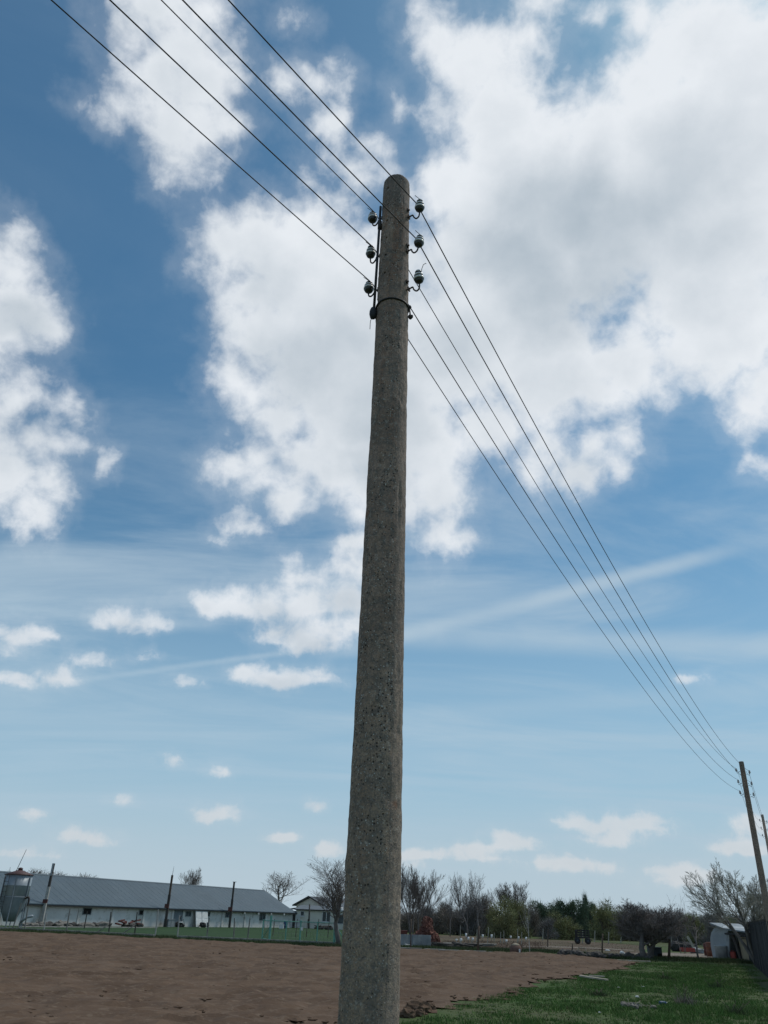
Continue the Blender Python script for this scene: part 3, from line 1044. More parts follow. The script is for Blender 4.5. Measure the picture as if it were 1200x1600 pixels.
BACK = Vector((-sin(radians(37.5)), -cos(radians(37.5)), 0)) * 33
WIRES = [(0, .0060, 'overhead wire tied to the top right insulator of the near pole'), (1, .0060, 'overhead wire tied to the middle right insulator of the near pole'),
         (3, .0050, 'thin overhead wire tied to the top left insulator of the near pole'), (4, .0060, 'thick overhead wire tied to the middle left insulator of the near pole'),
         (5, .0050, 'thin overhead wire tied to the lowest left insulator of the near pole')]
for i, r, lab in WIRES:
    side, h = INS[i]
    s = 1 if side == 'r' else -1
    o = NRM * (s * (OFF - .0 - .030 * s * s))
    a = POLE + NRM * s * (OFF - .03) + Vector((0, 0, h + .046))
    b = P2 + NRM * s * (OFF - .03) + Vector((0, 0, h + .046))
    c = P3 + (NRM * s * (OFF - .03) * .8 + Vector((0, 0, h + .046))) * K3
    z = a + BACK
    sag0, sag1 = .75, .9
    pts = []
    for A, B, S, n in ((z, a, sag0, 40), (a, b, sag1, 44), (b, c, .7, 24)):
        for k in range(n):
            t = k / n
            t2 = t
            p = A.lerp(B, t2); p.z -= 4 * S * t2 * (1 - t2)
            pts.append(p)
    pts.append(c)
    w = MB().tube([p - a for p in pts], r, 6).build('overhead_wire', 'wire')
    w.location = a
    tag(w, lab, 'overhead wire', 'wires of the overhead line')


# ------------------------------------------------------------------ long barn
BA, BB = at(30, 1446.5), at(456, 1449.8)
bdir = (BB - BA); BL = bdir.length; bdir.normalize()
bnrm = Vector((-bdir.y, bdir.x, 0))
BRZ = atan2(bdir.y, bdir.x)
barn = thing('barn', 'long low livestock barn with blue grey metal roof and dirty white walls', 'barn', BA, BRZ)


def onwall(o, dirv, nrm, x, y):
    """local x, z where the pixel meets the wall plane through o"""
    d = ray(x, y)
    e = Vector((0, 0, EYE))
    t = (o - e).dot(nrm) / d.dot(nrm)
    p = e + d * t
    return (p - o).dot(dirv), p.z


XL = -30.0
w = MB().box(((XL + BL) / 2, 6, 1.05), (BL - XL, 12, 2.1))
w.add([(BL, 0, 2.1), (BL, 12, 2.1), (BL, 6, 4.75)], [(0, 1, 2)])
# shallow buttresses
for k in range(int((BL - XL) / 5)):
    w.box((XL + 2.5 + k * 5, -.06, 1.02), (.35, .12, 2.0))
w.build('wall', 'wall', barn)
prof = [(-.5, 1.98), (.8, 2.50), (2.6, 3.32), (4.6, 4.32), (6, 4.92), (7.4, 4.32), (9.4, 3.32), (11.2, 2.5), (12.5, 1.98)]
rf = MB()
up = [(y, z + .07) for y, z in prof]
rf.prism([(y, z) for y, z in prof] + up[::-1], XL - .4, BL + .45, 'x')
for k in range(int((BL - XL) / .95)):
    x = XL + k * .95
    for a, b in zip(up[:5], up[1:5]):
        rf.add([(x - .02, a[0], a[1]), (x + .02, a[0], a[1]), (x + .02, b[0], b[1]), (x - .02, b[0], b[1]),
                (x - .02, a[0], a[1] + .008), (x + .02, a[0], a[1] + .008), (x + .02, b[0], b[1] + .008), (x - .02, b[0], b[1] + .008)],
               [(4, 5, 6, 7), (0, 4, 7, 3), (1, 2, 6, 5), (0, 1, 5, 4)])
rf.prism([(5.8, 4.93), (6.2, 4.93), (6.0, 5.06)], XL - .4, BL + .45, 'x')
roof = rf.build('roof', 'roof', barn)
MB().box(((XL + BL) / 2, -.46, 1.93), (BL - XL + .8, .05, .16)).build('eave_board', 'eave', barn)
for (px, py, ww_, hh, fr) in ((31, 1419, 1.3, .5, 0), (136, 1423, 1.2, .62, 0), (221.5, 1426, .95, .5, 0), (294, 1428, 1.0, .55, 1), (324, 1428.5, .95, .5, 1), (357, 1429, 1.3, .55, 1), (410, 1430, 1.35, .85, 1)):
    lx, lz = onwall(BA, bdir, bnrm, px, py)
    lz = min(lz, 1.72 - hh / 2 + .05)
    f = MB()
    for sx in (-1, 1): f.box((lx + sx * ww_ / 2, -.02, lz), (.07, .10, hh + .07))
    for sz in (-1, 1): f.box((lx, -.022, lz + sz * hh / 2), (ww_ - .07, .10, .07))
    if fr: f.box((lx, -.018, lz), (.05, .06, hh - .07))
    fo = f.build('window', 'frame_grey', barn)
    MB().box((lx, -.004, lz), (ww_ - .07, .02, hh - .07)).build('pane', 'glass' if fr else 'hole', fo)
lx, lz = onwall(BA, bdir, bnrm, 278, 1430)
dr = MB().box((lx, -.02, .93), (1.55, .06, 1.86)).box((lx - .80, -.03, .95), (.08, .10, 1.95)).box((lx + .80, -.03, .95), (.08, .10, 1.95)).build('door', 'door_grey', barn)
MB().box((lx + .5, -.06, .95), (.05, .05, .2)).build('handle', 'iron', dr)
for px in (378, 400, 420, 440):
    lx, lz = onwall(BA, bdir, bnrm, px, 1424)
    MB().box((lx, -.5, 1.80), (.14, .1, .14)).rock((lx, -.5, 1.70), (.09, .09, .09), px).build('eave_lamp', 'white', barn)

# ------------------------------------------------------------------ farmhouse
H0 = pos(462, 133)
H1 = pos(560, 131)
hdir = (H1 - H0); hdir.normalize()
hnrm = Vector((-hdir.y, hdir.x, 0))
house = thing('farmhouse', 'small cream farmhouse with slate grey roof behind the green gate', 'house', H0, atan2(hdir.y, hdir.x))
HL = 9.5
ez = 2.55
MB().box((HL / 2, 1.75, ez / 2), (HL, 3.5, ez)).build('wall', 'wall_cream', house)
MB().prism([(-.3, ez - .08), (3.6, 3.06), (3.6, 3.14), (-.3, ez)], -.25, HL + .3, 'x').build('porch_roof', 'roof_dark', house)
MB().box((HL / 2, -.33, ez - .06), (HL + .5, .05, .14)).build('eave_board', 'eave', house)
for (px, py, ww_, hh, n) in ((472.5, 1427.5, .55, .65, 1), (510, 1432.5, 1.25, 1.35, 2)):
    lx, lz = onwall(H0, hdir, hnrm, px, py)
    f = MB()
    for sx in (-1, 1): f.box((lx + sx * ww_ / 2, -.02, lz), (.09, .10, hh + .09))
    for sz in (-1, 1): f.box((lx, -.022, lz + sz * hh / 2), (ww_ - .09, .10, .09))
    if n == 2: f.box((lx, -.018, lz), (.10, .08, hh - .09))
    fo = f.build('window', 'frame_white', house)
    MB().box((lx, -.004, lz), (ww_ - .09, .02, hh - .09)).build('pane', 'glass', fo)
    MB().box((lx, -.08, lz - hh / 2 - .07), (ww_ + .2, .14, .05)).build('sill', 'frame_white', fo)
lx, lz = onwall(H0, hdir, hnrm, 465, 1440)
dr = MB().box((lx, -.03, .95), (.75, .06, 1.85)).build('door', 'frame_white', house)
MB().box((lx + .28, -.07, .95), (.04, .05, .14)).build('handle', 'iron', dr)
# main block: gable turned towards the yard
gm = MB(); gr = MB()
ax_, ay = cos(radians(58)), sin(radians(58))


def gpt(u, wv, z, o=(.6, 6.2)):
    """u along the ridge, wv across"""
    return (o[0] + ax_ * u - ay * wv, o[1] + ay * u + ax_ * wv, z)


hw, ze, zp = 3.1, 3.2, 4.35
vs = [gpt(0, -hw, 0), gpt(0, hw, 0), gpt(0, hw, ze), gpt(0, 0, zp - .1), gpt(0, -hw, ze), gpt(9, -hw, 0), gpt(9, hw, 0), gpt(9, hw, ze), gpt(9, 0, zp - .1), gpt(9, -hw, ze)]
gm.add(vs, [(0, 1, 2, 3, 4), (9, 8, 7, 6, 5), (0, 4, 9, 5), (1, 6, 7, 2)]).build('gable_wall', 'wall_cream', house)
oh = .5
sl = (zp - ze) / hw
for s in (-1, 1):
    a = [gpt(-.4, 0, zp), gpt(9.4, 0, zp), gpt(9.4, s * (hw + oh), ze - sl * oh), gpt(-.4, s * (hw + oh), ze - sl * oh)]
    b = [(p[0], p[1], p[2] + .09) for p in a]
    gr.add(a + b, [(0, 1, 2, 3), (4, 5, 6, 7), (0, 3, 7, 4), (1, 5, 6, 2), (2, 6, 7, 3)])
rfo = gr.build('roof', 'roof_dark', house)
bb = MB()
for s in (-1, 1):
    p, q = Vector(gpt(-.43, 0, zp - .02)), Vector(gpt(-.43, s * (hw + oh), ze - sl * oh - .02))
    d3 = Vector(gpt(-.47, 0, 0)) - Vector(gpt(-.43, 0, 0))
    bb.add([p, q, q + Vector((0, 0, .2)), p + Vector((0, 0, .2)), p + d3, q + d3, q + d3 + Vector((0, 0, .2)), p + d3 + Vector((0, 0, .2))],
           [(0, 1, 2, 3), (4, 7, 6, 5), (0, 4, 5, 1), (3, 2, 6, 7), (1, 5, 6, 2), (0, 3, 7, 4)])
bb.build('bargeboard', 'eave', rfo)
ch = gpt(5.5, -1.8, ze + .35)
MB().box((ch[0], ch[1], ch[2] + .2), (.4, .4, .7)).build('chimney', 'brick', rfo)
dl, dz = onwall(H0, hdir, hnrm, 533.5, 1421)
dish = MB()
dish.lathe([(.001, .10), (.2, .07), (.38, 0), (.40, .02), (.2, .09)], 14)
do = dish.build('satellite_dish', 'white', house)
do.location = (dl, -.35, dz); do.rotation_euler = (radians(70), 0, radians(20))
MB().tube([(0, 0, .05), (0, .1, .3)], .025, 6).build('bracket', 'iron', do)
lx, lz = onwall(H0, hdir, hnrm, 532, 1434)
f = MB()
for sx in (-1, 1): f.box((lx + sx * .5, -.02, 1.4), (.09, .10, 1.4))
for sz in (-1, 1): f.box((lx, -.022, 1.4 + sz * .65), (.91, .10, .09))
fo = f.build('window', 'frame_white', house)
MB().box((lx, -.004, 1.4), (.91, .02, 1.21)).build('pane', 'glass', fo)

# ------------------------------------------------------------------ feed silo
SP = pos(13.5, 84)
kx = (pos(18, 84) - pos(17, 84)).length
zt, zm, zl = top(SP, 36, 1367), top(SP, 33, 1401), .55
R = 22.5 * kx
silo = thing('feed_silo', 'round galvanised feed silo with red conical cap at left edge', 'silo', SP)
MB().lathe([(R * .98, zm), (R, zm + .02), (R, (zm + zt) / 2 - .02), (R * 1.012, (zm + zt) / 2), (R, (zm + zt) / 2 + .02), (R, zt)], 28).build('drum', 'galv', silo)
MB().lathe([(.45, zl), (R * .72, zl + (zm - zl) * .42), (R * 1.01, zm - .06), (R * 1.02, zm)], 28).build('hopper', 'galv_dark', silo)
za = top(SP, 22, 1359)
cap = MB().lathe([(R * 1.07, zt - .04), (R * 1.08, zt + .0), (R * .5, zt + (za - zt) * .62), (.2, za)], 28).build('cap', 'red_roof', silo)
MB().lathe([(.2, za - .02), (.2, za + .08), (.24, za + .1), (.12, za + .2), (.01, za + .22)], 12).build('cap_vent', 'red_roof', cap)
for k in range(6):
    w = radians(-135 + k * 60)
    MB().tube([(R * 1.04 * cos(w), R * 1.04 * sin(w), 0), (R * 1.04 * cos(w), R * 1.04 * sin(w), zt - .2)], .05, 6, smooth=False).build('leg', 'galv_dark', silo)
MB().tube(catmull([(R * 1.0, -.4, zm - .1), (R * 1.25, -.45, zm - .05), (R * 1.32, -.45, zm - .35), (R * 1.3, -.45, zm - .7)]), .09, 8).build('filler_pipe', 'iron', silo)
MB().tube([(R * 1.0, -.4, .5), (R * 1.5, -.5, .95), (R * 1.9, -.55, 1.05)], .10, 8).build('auger', 'galv', silo)
ld = MB()
for s in (-.18, .18): ld.tube([(-.5 + s, -R * 1.06, .3), (-.5 + s, -R * 1.06, zt)], .02, 5)
for k in range(9): ld.tube([(-.68, -R * 1.06, .5 + k * .4), (-.32, -R * 1.06, .5 + k * .4)], .014, 4)
ld.build('ladder', 'iron', silo)
b = Vector((-.1, .4, 0))
MB().tube([(-.25, -.3, zt + .2), (.25, -.3, top(SP, 29, 1327))], [.028, .018], 6).build('antenna_rod', 'iron', silo)

# tall posts standing along the barn
def post(name, label, cat, px, yb, xt, yt, r0, r1, m, group=None, sides=8, extra=None, p=None):
    p = p or at(px, yb)
    z = top(p, xt, yt)
    q = pos(xt, hypot(p.x, p.y), yt)
    lean = (q - p)
    if lean.length > .5: lean = lean.normalized() * .5
    o = MB().tube([(0, 0, -.05), (lean.x * .5, lean.y * .5, z * .5), (lean.x, lean.y, z)], [r0, (r0 + r1) / 2, r1], sides, smooth=sides > 6).build(name, m)
    o.location = p
    tag(o, label, cat, group)
    return o


def nearbarn(px, off=1.0):
    lx, lz = onwall(BA, bdir, bnrm, px, 1440)
    return BA + bdir * lx - bnrm * off


def utility(label, px, yb, xt, yt, mlow, mhigh, dist=None):
    p = at(px, yb) if dist is None else nearbarn(px, dist)
    z = top(p, xt, yt)
    t = thing('barn_pole', label, 'pole', p, 0, 'tall poles along the barn')
    s = .14
    MB().prism([(-s, -s), (s, -s), (s, s), (-s, s)], -.05, z * .62, 'z').build('lower_shaft', mlow, t)
    MB().prism([(-s * .8, -s * .8), (s * .8, -s * .8), (s * .8, s * .8), (-s * .8, s * .8)], z * .62, z, 'z').build('upper_shaft', mhigh, t)
    return t, z, s


t, z, s = utility('square pole with pale lower shaft nearest the feed silo', 63.5, 1447, 83, 1349, 'post_pale', 'post_dark')
MB().box((.0, -s - .05, z * .39), (.5, .08, .35)).build('junction_box', 'rust_sheet', t)
MB().box((.0, -s - .012, z * .9), (.16, .02, z * .2)).build('top_plate', 'galv', t)
t, z, s = utility('dark rusty pole with thin whip aerial beside the grey barn door', 248, 1447.5, 259.5, 1367, 'post_dark', 'post_brown', 1.1)
MB().box((-.1, -s - .07, z * .40), (.5, .12, .45)).build('junction_box', 'rust_sheet', t)
MB().tube([(0, 0, z - .1), (.05, 0, z + 1.0)], [.035, .012], 5).build('whip_aerial', 'iron', t)
t, z, s = utility('dark straight pole towards the right end of the barn', 349, 1447.5, 357, 1378, 'post_dark', 'post_dark', 1.1)
MB().box((-.12, -s - .07, z * .40), (.55, .12, .5)).build('junction_box', 'rust_sheet', t)
MB().box((.05, 0, z + .03), (.5, .06, .06)).build('crossbar', 'iron', t)
q = pos(483, 131)
post('yard_pole', 'dark pole standing against the cream farmhouse wall', 'pole', 483, 1448, 483.8, 1413, .13, .10, 'post_dark', 'tall poles along the barn', p=q)

# ------------------------------------------------------------------ fence along the field
kp = [at(*p) for p in ((-60, 1449.5), (0, 1452.5), (100, 1457.5), (200, 1462.5), (241, 1464.5))]
kp2 = [at(*p) for p in ((278, 1466.5), (330, 1468.3), (410, 1472), (470, 1474.3), (525, 1476.6))]
for pts, lab in ((kp, 'left length of the low pale footing between field and barn lawn'), (kp2, 'right length of the low pale footing running to the green gate')):
    kerb = MB()
    for a, b in zip(pts, pts[1:]):
        d = (b - a); L = d.length
        kerb.box((a + b) / 2 + Vector((0, 0, .10)), (L - .02, .22, .2), atan2(d.y, d.x))
    tag(kerb.build('fence_footing', 'kerb'), lab, 'footing')
POSTS = [(19, 1453.5, 33, 1411, 'post_grey', 'grey fence post in front of the feed silo'),
         (38, 1454.5, 44, 1416, 'post_grey', 'grey fence post just right of the feed silo'),
         (68, 1456, 72.5, 1426, 'post_pale', 'pale stub of fence post just right of the first tall barn pole'),
         (103, 1457.8, 109.5, 1420, 'post_grey', 'grey fence post left of the black barn window'),
         (131.5, 1451, 136.5, 1424, 'post_dark', 'dark fence post standing under the black barn window'),
         (169.5, 1460.5, 173.5, 1425, 'post_dark', 'dark braced fence post right of the black barn window'),
         (210, 1462.5, 214.5, 1425, 'post_dark', 'dark braced fence post under the small barn window'),
         (242, 1464.8, 247.5, 1421, 'post_pale', 'pale fence post in front of the pole with the whip aerial'),
         (277, 1466.3, 280.5, 1430, 'post_pale', 'pale fence post in front of the grey barn door'),
         (322.5, 1467.5, 327, 1434, 'post_grey', 'grey fence post right of the white leaning panels'),
         (365, 1469.5, 366.5, 1434.5, 'post_grey', 'grey fence post right of the straight dark barn pole'),
         (386.5, 1470.5, 390.5, 1435, 'post_grey', 'last grey fence post left of the green gate')]
for i, (px, yb, xt, yt, m, lab) in enumerate(POSTS):
    o = post('fence_post', lab, 'fence post', px, yb, xt, yt, .055, .045, m, 'fence posts along the footing', 6)
    if px in (169.5, 210):
        zz = top(o.location, xt, yt)
        MB().tube([(0, 0, zz * .5), (-1.0, -.35, .05)], .04, 5).build('brace', 'post_grey', o)
for px, lab in ((428, 'thin brown post just right of the tall green gate post'), (463.5, 'thin brown post in front of the white house door'), (480, 'thin brown post below the yard pole'),
                (497, 'thin brown post left of the double house window'), (513.5, 'thin brown post below the double house window')):
    p = pos(px, 84)
    post('garden_post', lab, 'post', px, 0, px + 1.3, 1436, .04, .035, 'post_brown', 'thin posts behind the green gate', 6, p=p)

# green gate
GP = [at(409, 1469.3), at(420.5, 1471.6), at(445.5, 1471.8), at(468, 1473.5), at(494.5, 1475), at(522, 1476.5)]
gate = thing('green_gate', 'sea green metal gate and wire fence panel in front of the farmhouse', 'gate', GP[1])


def gl(p): return p - GP[1]


for p, yt, xt, r in ((GP[0], 1437, 411, .05), (GP[1], 1430.5, 423.5, .085), (GP[2], 1440, 447, .045), (GP[3], 1438, 470, .06), (GP[4], 1440, 496.5, .045), (GP[5], 1431.5, 523.5, .09)):
    q = gl(p); h = top(p, xt, yt)
    MB().tube([(q.x, q.y, 0), (q.x, q.y, h)], r, 8, smooth=False).build('post', 'green_paint', gate)
for a, b in ((0, 1), (1, 3), (3, 5)):
    q0, q1 = gl(GP[a]), gl(GP[b])
    for z in (.14, 1.42):
        MB().tube([(q0.x, q0.y, z), (q1.x, q1.y, z)], .032, 6).build('rail', 'green_paint', gate)
q0, q1 = gl(GP[0]), gl(GP[1])
MB().tube([(q0.x, q0.y, .1), (q1.x, q1.y, 1.1)], .03, 6).build('brace', 'green_paint', gate)
q5 = gl(GP[5])
MB().tube([(q5.x, q5.y, 1.35), (q5.x + .75, q5.y - .4, .35)], .03, 6).build('brace', 'green_paint', gate)
q3 = gl(GP[3])
MB().box((q3.x + .1, q3.y - .09, .95), (.16, .06, .22)).build('handle', 'white', gate)
net = MB()
for a, b in ((0, 1), (1, 3), (3, 5)):
    q0, q1 = gl(GP[a]), gl(GP[b])
    n = max(2, int((q1 - q0).length / .3))
    for k in range(1, n):
        p = q0.lerp(q1, k / n)
        net.tube([(p.x, p.y, .14), (p.x, p.y, 1.42)], .006, 3)
    for z in np.arange(.35, 1.4, .25):
        net.tube([(q0.x, q0.y, z), (q1.x, q1.y, z)], .006, 3)
net.build('wire_mesh', 'mesh_wire', gate)

# things by the barn wall
def oneoff(mb, name, m, label, cat, loc, group=None, rz=0):
    o = mb.build(name, m)
    o.location = loc; o.rotation_euler = (0, 0, rz)
    return tag(o, label, cat, group)


p = nearbarn(309, .7)
t = thing('door_panels', 'pair of white door panels leaning on the barn wall', 'panel', p, BRZ)
for sx in (-.62, .62):
    pn = MB().box((0, 0, 0), (1.15, .06, 2.0)).build('panel', 'white', t)
    pn.location = (sx, .1, .98); pn.rotation_euler = (radians(-15), radians(4), 0)
    MB().box((0, -.04, .45), (.9, .02, .8)).box((0, -.04, -.5), (.9, .02, .7)).build('moulding', 'frame_white', pn)
oneoff(MB().rock((0, 0, .28), (.45, .3, .3), 5).rock((.3, -.1, .2), (.25, .2, .2), 6), 'sack', 'rubber', 'dark sack at the foot of the white panels', 'sack', nearbarn(304, 1.35))
oneoff(MB().rock((0, 0, .2), (.25, .2, .45), 7), 'bucket', 'bluegrey', 'small dark bucket right of the white panels', 'bucket', nearbarn(317, .8))
p = nearbarn(254.5, 1.0)
oneoff(MB().box((0, 0, .42), (1.15, .7, .8), .05).box((.1, 0, .84), (1.25, .8, .05), .05).box((0, -.36, .42), (.06, .05, .76), .05).box((-.3, -.36, .22), (.5, .05, .06), .05), 'feed_bin', 'frame_grey', 'blue grey steel bin standing left of the barn door', 'bin', p, rz=BRZ)
p = nearbarn(270, 1.0)
t = thing('scrap_heap', 'tangle of dark scrap and a wheelbarrow frame in front of barn door', 'scrap', p, BRZ)
MB().rock((0, 0, .3), (.5, .4, .4), 9).rock((.6, 0, .2), (.4, .3, .25), 10).build('heap', 'rubber', t)
MB().tube(catmull([(-.2, 0, .2), (0, -.1, 1.0), (.3, -.1, 1.3)]), .04, 6).tube([(0, 0, .2), (.5, -.2, .9), (.9, -.2, .2)], .03, 6).build('frame', 'iron', t)
MB().lathe([(.05, -.06), (.22, -.05), (.22, .05), (.05, .06)], 12).build('wheel', 'white', t).location = (-.1, -.35, .55)
# rubble at the left foot of the wall
rr = random.Random(4)
t = thing('rubble_bank', 'bank of pale earth and broken rubble at the foot of barn wall', 'rubble', nearbarn(105, 1.8), BRZ)
mb = MB()
for k in range(26): mb.rock((rr.uniform(-7, 9), rr.uniform(-.5, .6), .12), (rr.uniform(.3, 1.1), rr.uniform(.3, .6), rr.uniform(.15, .42)), k)
mb.build('earth', 'stone', t)
mb = MB()
for k in range(16): mb.rock((rr.uniform(-6, 9), rr.uniform(-.9, .1), .2), (rr.uniform(.15, .5), rr.uniform(.2, .3), rr.uniform(.1, .3)), 60 + k)
mb.build('broken_stone', 'stone_dark', t)
mb = MB()
for k in range(10): mb.box((rr.uniform(5, 9), rr.uniform(-1, .2), .25 + .05 * k), (rr.uniform(.4, .9), .25, .14), rr.uniform(-.4, .4), (rr.uniform(-.2, .2), rr.uniform(-.2, .2)))
mb.build('broken_brick', 'rust_sheet', t)
p = at(150, 1451.5)
oneoff(MB().prism([(-9, -.45), (10, -.4), (10.4, .4), (-8.6, .5)], 0, .07, 'z'), 'path_slab', 'kerb', 'narrow pale concrete path strip on the lawn below barn', 'path slab', nearbarn(95, 4.2), rz=BRZ)
oneoff(MB().lathe([(.24, 0), (.29, .05), (.29, .3), (.31, .33), (.29, .36), (.29, .62), (.31, .65), (.29, .68), (.29, .9), (.26, .95), (.22, .93)], 16), 'barrel', 'blue', 'blue plastic barrel at the right end of the barn', 'barrel', pos(446.5, 126))
oneoff(MB().box((0, 0, .26), (.62, .5, .5)).box((0, 0, .53), (.66, .54, .05)), 'box', 'white', 'small white box beside the blue barrel', 'box', pos(440.5, 124))
# dark link between barn and house
lk = thing('passage', 'dark open passage between the barn end and farmhouse', 'passage', pos(455, 137), atan2(hdir.y, hdir.x))
MB().box((-1.2, 0, 1.15), (.12, 2.2, 2.3)).box((.9, 0, 1.15), (.12, 2.2, 2.3)).box((-.15, 1.1, 1.15), (2.2, .1, 2.3)).build('wall', 'door_grey', lk)
MB().prism([(-1.5, 2.3), (1.2, 2.7), (1.2, 2.8), (-1.5, 2.4)], -1.3, 1.4).build('roof', 'roof_dark', lk)
t = thing('woodpile', 'low dark heap of brushwood below the farmhouse windows', 'woodpile', pos(504, 126))
mb = MB()
for k in range(22): mb.tube([(rr.uniform(-1.3, .6), rr.uniform(-.4, .4), rr.uniform(.05, .5)), (rr.uniform(-.4, 1.5), rr.uniform(-.4, .4), rr.uniform(.05, .55))], .07, 5)
mb.build('branches', 'post_dark', t)
mb = MB()
for k in range(5): mb.rock((rr.uniform(-1.2, 1.2), 0, .2), (.5, .4, .3), 80 + k)
mb.build('heap', 'stone_dark', t)

# ------------------------------------------------------------------ orchard and yard on the right
CAPPED = [(713, 1473, 1467), (720, 1476, 1466), (728, 1470, 1458), (731.5, 1473, 1464), (738.5, 1474, 1465), (754, 1470, 1460), (768, 1471, 1460), (791, 1476, 1468), (798, 1469, 1462), (810, 1472, 1463), (822, 1473, 1464)]
ORD = ['first', 'second', 'third', 'fourth', 'fifth', 'sixth', 'seventh', 'eighth', 'ninth', 'tenth', 'eleventh', 'twelfth', 'thirteenth', 'fourteenth', 'fifteenth', 'sixteenth']
for i, (px, yb, yt) in enumerate(CAPPED):
    p = at(px, yb)
    z = top(p, px, yt)
    t = thing('vine_stake', 'white sleeved orchard stake, %s from the left among them' % ORD[i], 'stake', p, 0, 'white sleeved stakes in the orchard')
    MB().tube([(0, 0, 0), (.02, 0, z * .55)], .035, 5).build('stake', 'stake', t)
    MB().tube([(.02, 0, z * .5), (.03, 0, z)], .10, 8).build('sleeve', 'white', t)
BARE = [(719, 1475, 1446), (736, 1478, 1468), (745, 1474, 1452), (761.5, 1479, 1449), (772, 1472, 1457), (782, 1474, 1456), (787, 1474, 1454), (808.5, 1474, 1451), (815, 1476, 1456)]
for i, (px, yb, yt) in enumerate(BARE):
    post('orchard_stake', 'thin bare wooden orchard stake, %s from the left among them' % ORD[i], 'stake', px, yb, px + (2 if i in (3,) else .4), yt, .045, .035, 'stake', 'bare stakes in the orchard', 6)
FAR = [(848, 1470, 1451, 'stake'), (855.6, 1480, 1452, 'post_brown'), (869.6, 1464, 1451, 'stake'), (889.6, 1466, 1452, 'stake'), (910, 1474, 1452, 'stake'), (929, 1472, 1454, 'stake'), (950.6, 1475, 1456, 'stake'),
       (959, 1470, 1456, 'stake'), (970, 1474, 1463, 'stake'), (1049, 1475, 1462, 'stake'), (1074, 1476, 1465, 'stake')]
for i, (px, yb, yt, m) in enumerate(FAR):
    post('pasture_post', 'slim pasture fence post right of the birch, %s from the left' % ORD[i], 'fence post', px, yb, px + .6, yt, .06, .05, m, 'fence posts in the pale pasture', 6)
post('orchard_post', 'dark brown post with forked top in the middle of the orchard', 'post', 746.5, 1488, 748, 1447, .07, .06, 'post_brown')
post('yard_post', 'dark brown post standing alone beyond the field corner', 'post', 940.6, 1492, 941.5, 1459, .06, .05, 'post_brown', 'brown posts by the dirt track')
post('yard_post', 'short brown post right of the wire frame', 'post', 894, 1488, 894.5, 1474, .06, .05, 'post_brown', 'brown posts by the dirt track')
post('yard_post', 'thick rusty brown post left of the black scrap heap', 'post', 1045, 1500, 1046.5, 1467, .10, .08, 'post_brown', 'brown posts by the dirt track')

# corrugated sheet fence, brick heap and bits beside the near pole
p = at(638, 1478.5)
sw = (pos(667, 1e2 * 0 + hypot(p.x, p.y)) - pos(611, hypot(p.x, p.y))).length
mb = MB()
sf = thing('sheet_fence', 'low fence of grey corrugated sheets right of the near pole', 'fence', p)
n = 9
for k in range(n):
    x = -sw * .5 + sw * k / (n - 1)
    pn = MB()
    cols = 8
    W = sw / (n - 1)
    for c in range(cols):
        x0 = x + W * c / cols; x1 = x + W * (c + 1) / cols
        y0 = .03 if c % 2 else 0; y1 = 0 if c % 2 else .03
        pn.add([(x0, y0, 0), (x1, y1, 0), (x1, y1, .8), (x0, y0, .8), (x0, y0 + .02, 0), (x1, y1 + .02, 0), (x1, y1 + .02, .8), (x0, y0 + .02, .8)], [(0, 1, 2, 3), (4, 7, 6, 5), (3, 2, 6, 7), (0, 4, 5, 1)])
    o = pn.build('sheet', ('sheet', 'sheet', 'galv', 'sheet', 'galv_dark')[k % 5], sf)
    o.rotation_euler = (radians(rr.uniform(-4, 4)), 0, radians(rr.uniform(-1, 1)))
p = at(670, 1479)
kx = (pos(671, hypot(p.x, p.y)) - pos(670, hypot(p.x, p.y))).length
ht = top(p, 672, 1437)
bh = thing('brick_heap', 'steep heap of red bricks and tiles behind the sheet fence', 'brick heap', p + Vector((0, 1.5, 0)))
mb = MB()
for k in range(1300):
    a = rr.uniform(0, 2 * pi); h = rr.random() ** 1.5
    rad = (1 - h) ** .75 * 20 * kx * rr.uniform(.75, 1.0)
    mb.box((rad * cos(a) - (1 - h) * 4 * kx + .15 * sin(7 * h + a), rad * sin(a) * .8, h * ht + rr.uniform(-.08, .08)), (rr.uniform(.25, .5), rr.uniform(.15, .25), rr.uniform(.1, .2)), rr.uniform(0, pi), (rr.uniform(-.9, .9), rr.uniform(-.9, .9)))
mb.build('bricks', 'brick', bh)
MB().lathe([(16 * kx, 0), (12 * kx, ht * .35), (7 * kx, ht * .7), (.1, ht * .95)], 14).build('core', 'clay', bh)
p = at(627, 1479)
oneoff(MB().box((0, 0, .6), (1.0, .8, .5)).box((0, 0, .2), (.9, .7, .35)).box((0, 0, .88), (1.06, .86, .06)), 'rusty_box', 'rust_sheet', 'dark red box behind the sheet fence next to near pole', 'box', p + Vector((0, 1.8, .15)))
post('sapling_stake', 'pale slender stake with thin fork in front of sheet fence', 'stake', 641.5, 1484, 643, 1436, .05, .03, 'post_brown')
oneoff(MB().prism([(-.5, -.2), (.45, -.25), (.55, .15), (-.4, .25)], 0, .06, 'z').box((.1, 0, .1), (.5, .3, .06), .4, (.1, .1)), 'plastic_sheet', 'white', 'crumpled white sheet on grass below corrugated fence', 'litter', at(636, 1478.6) + Vector((0, -.4, 0)))
oneoff(MB().box((0, 0, .07), (2.2, .3, .14), .02).box((2.0, .1, .06), (1.4, .3, .12), .02), 'footing_block', 'kerb', 'broken concrete footing just right of the near pole', 'footing', at(634, 1484.2))
oneoff(MB().box((0, 0, .07), (3.2, .35, .14), .02).box((2.4, .1, .05), (1.2, .3, .1), -.1), 'footing_block', 'kerb', 'broken concrete footing in front of the orchard', 'footing', at(722, 1488.4))
mb = MB()
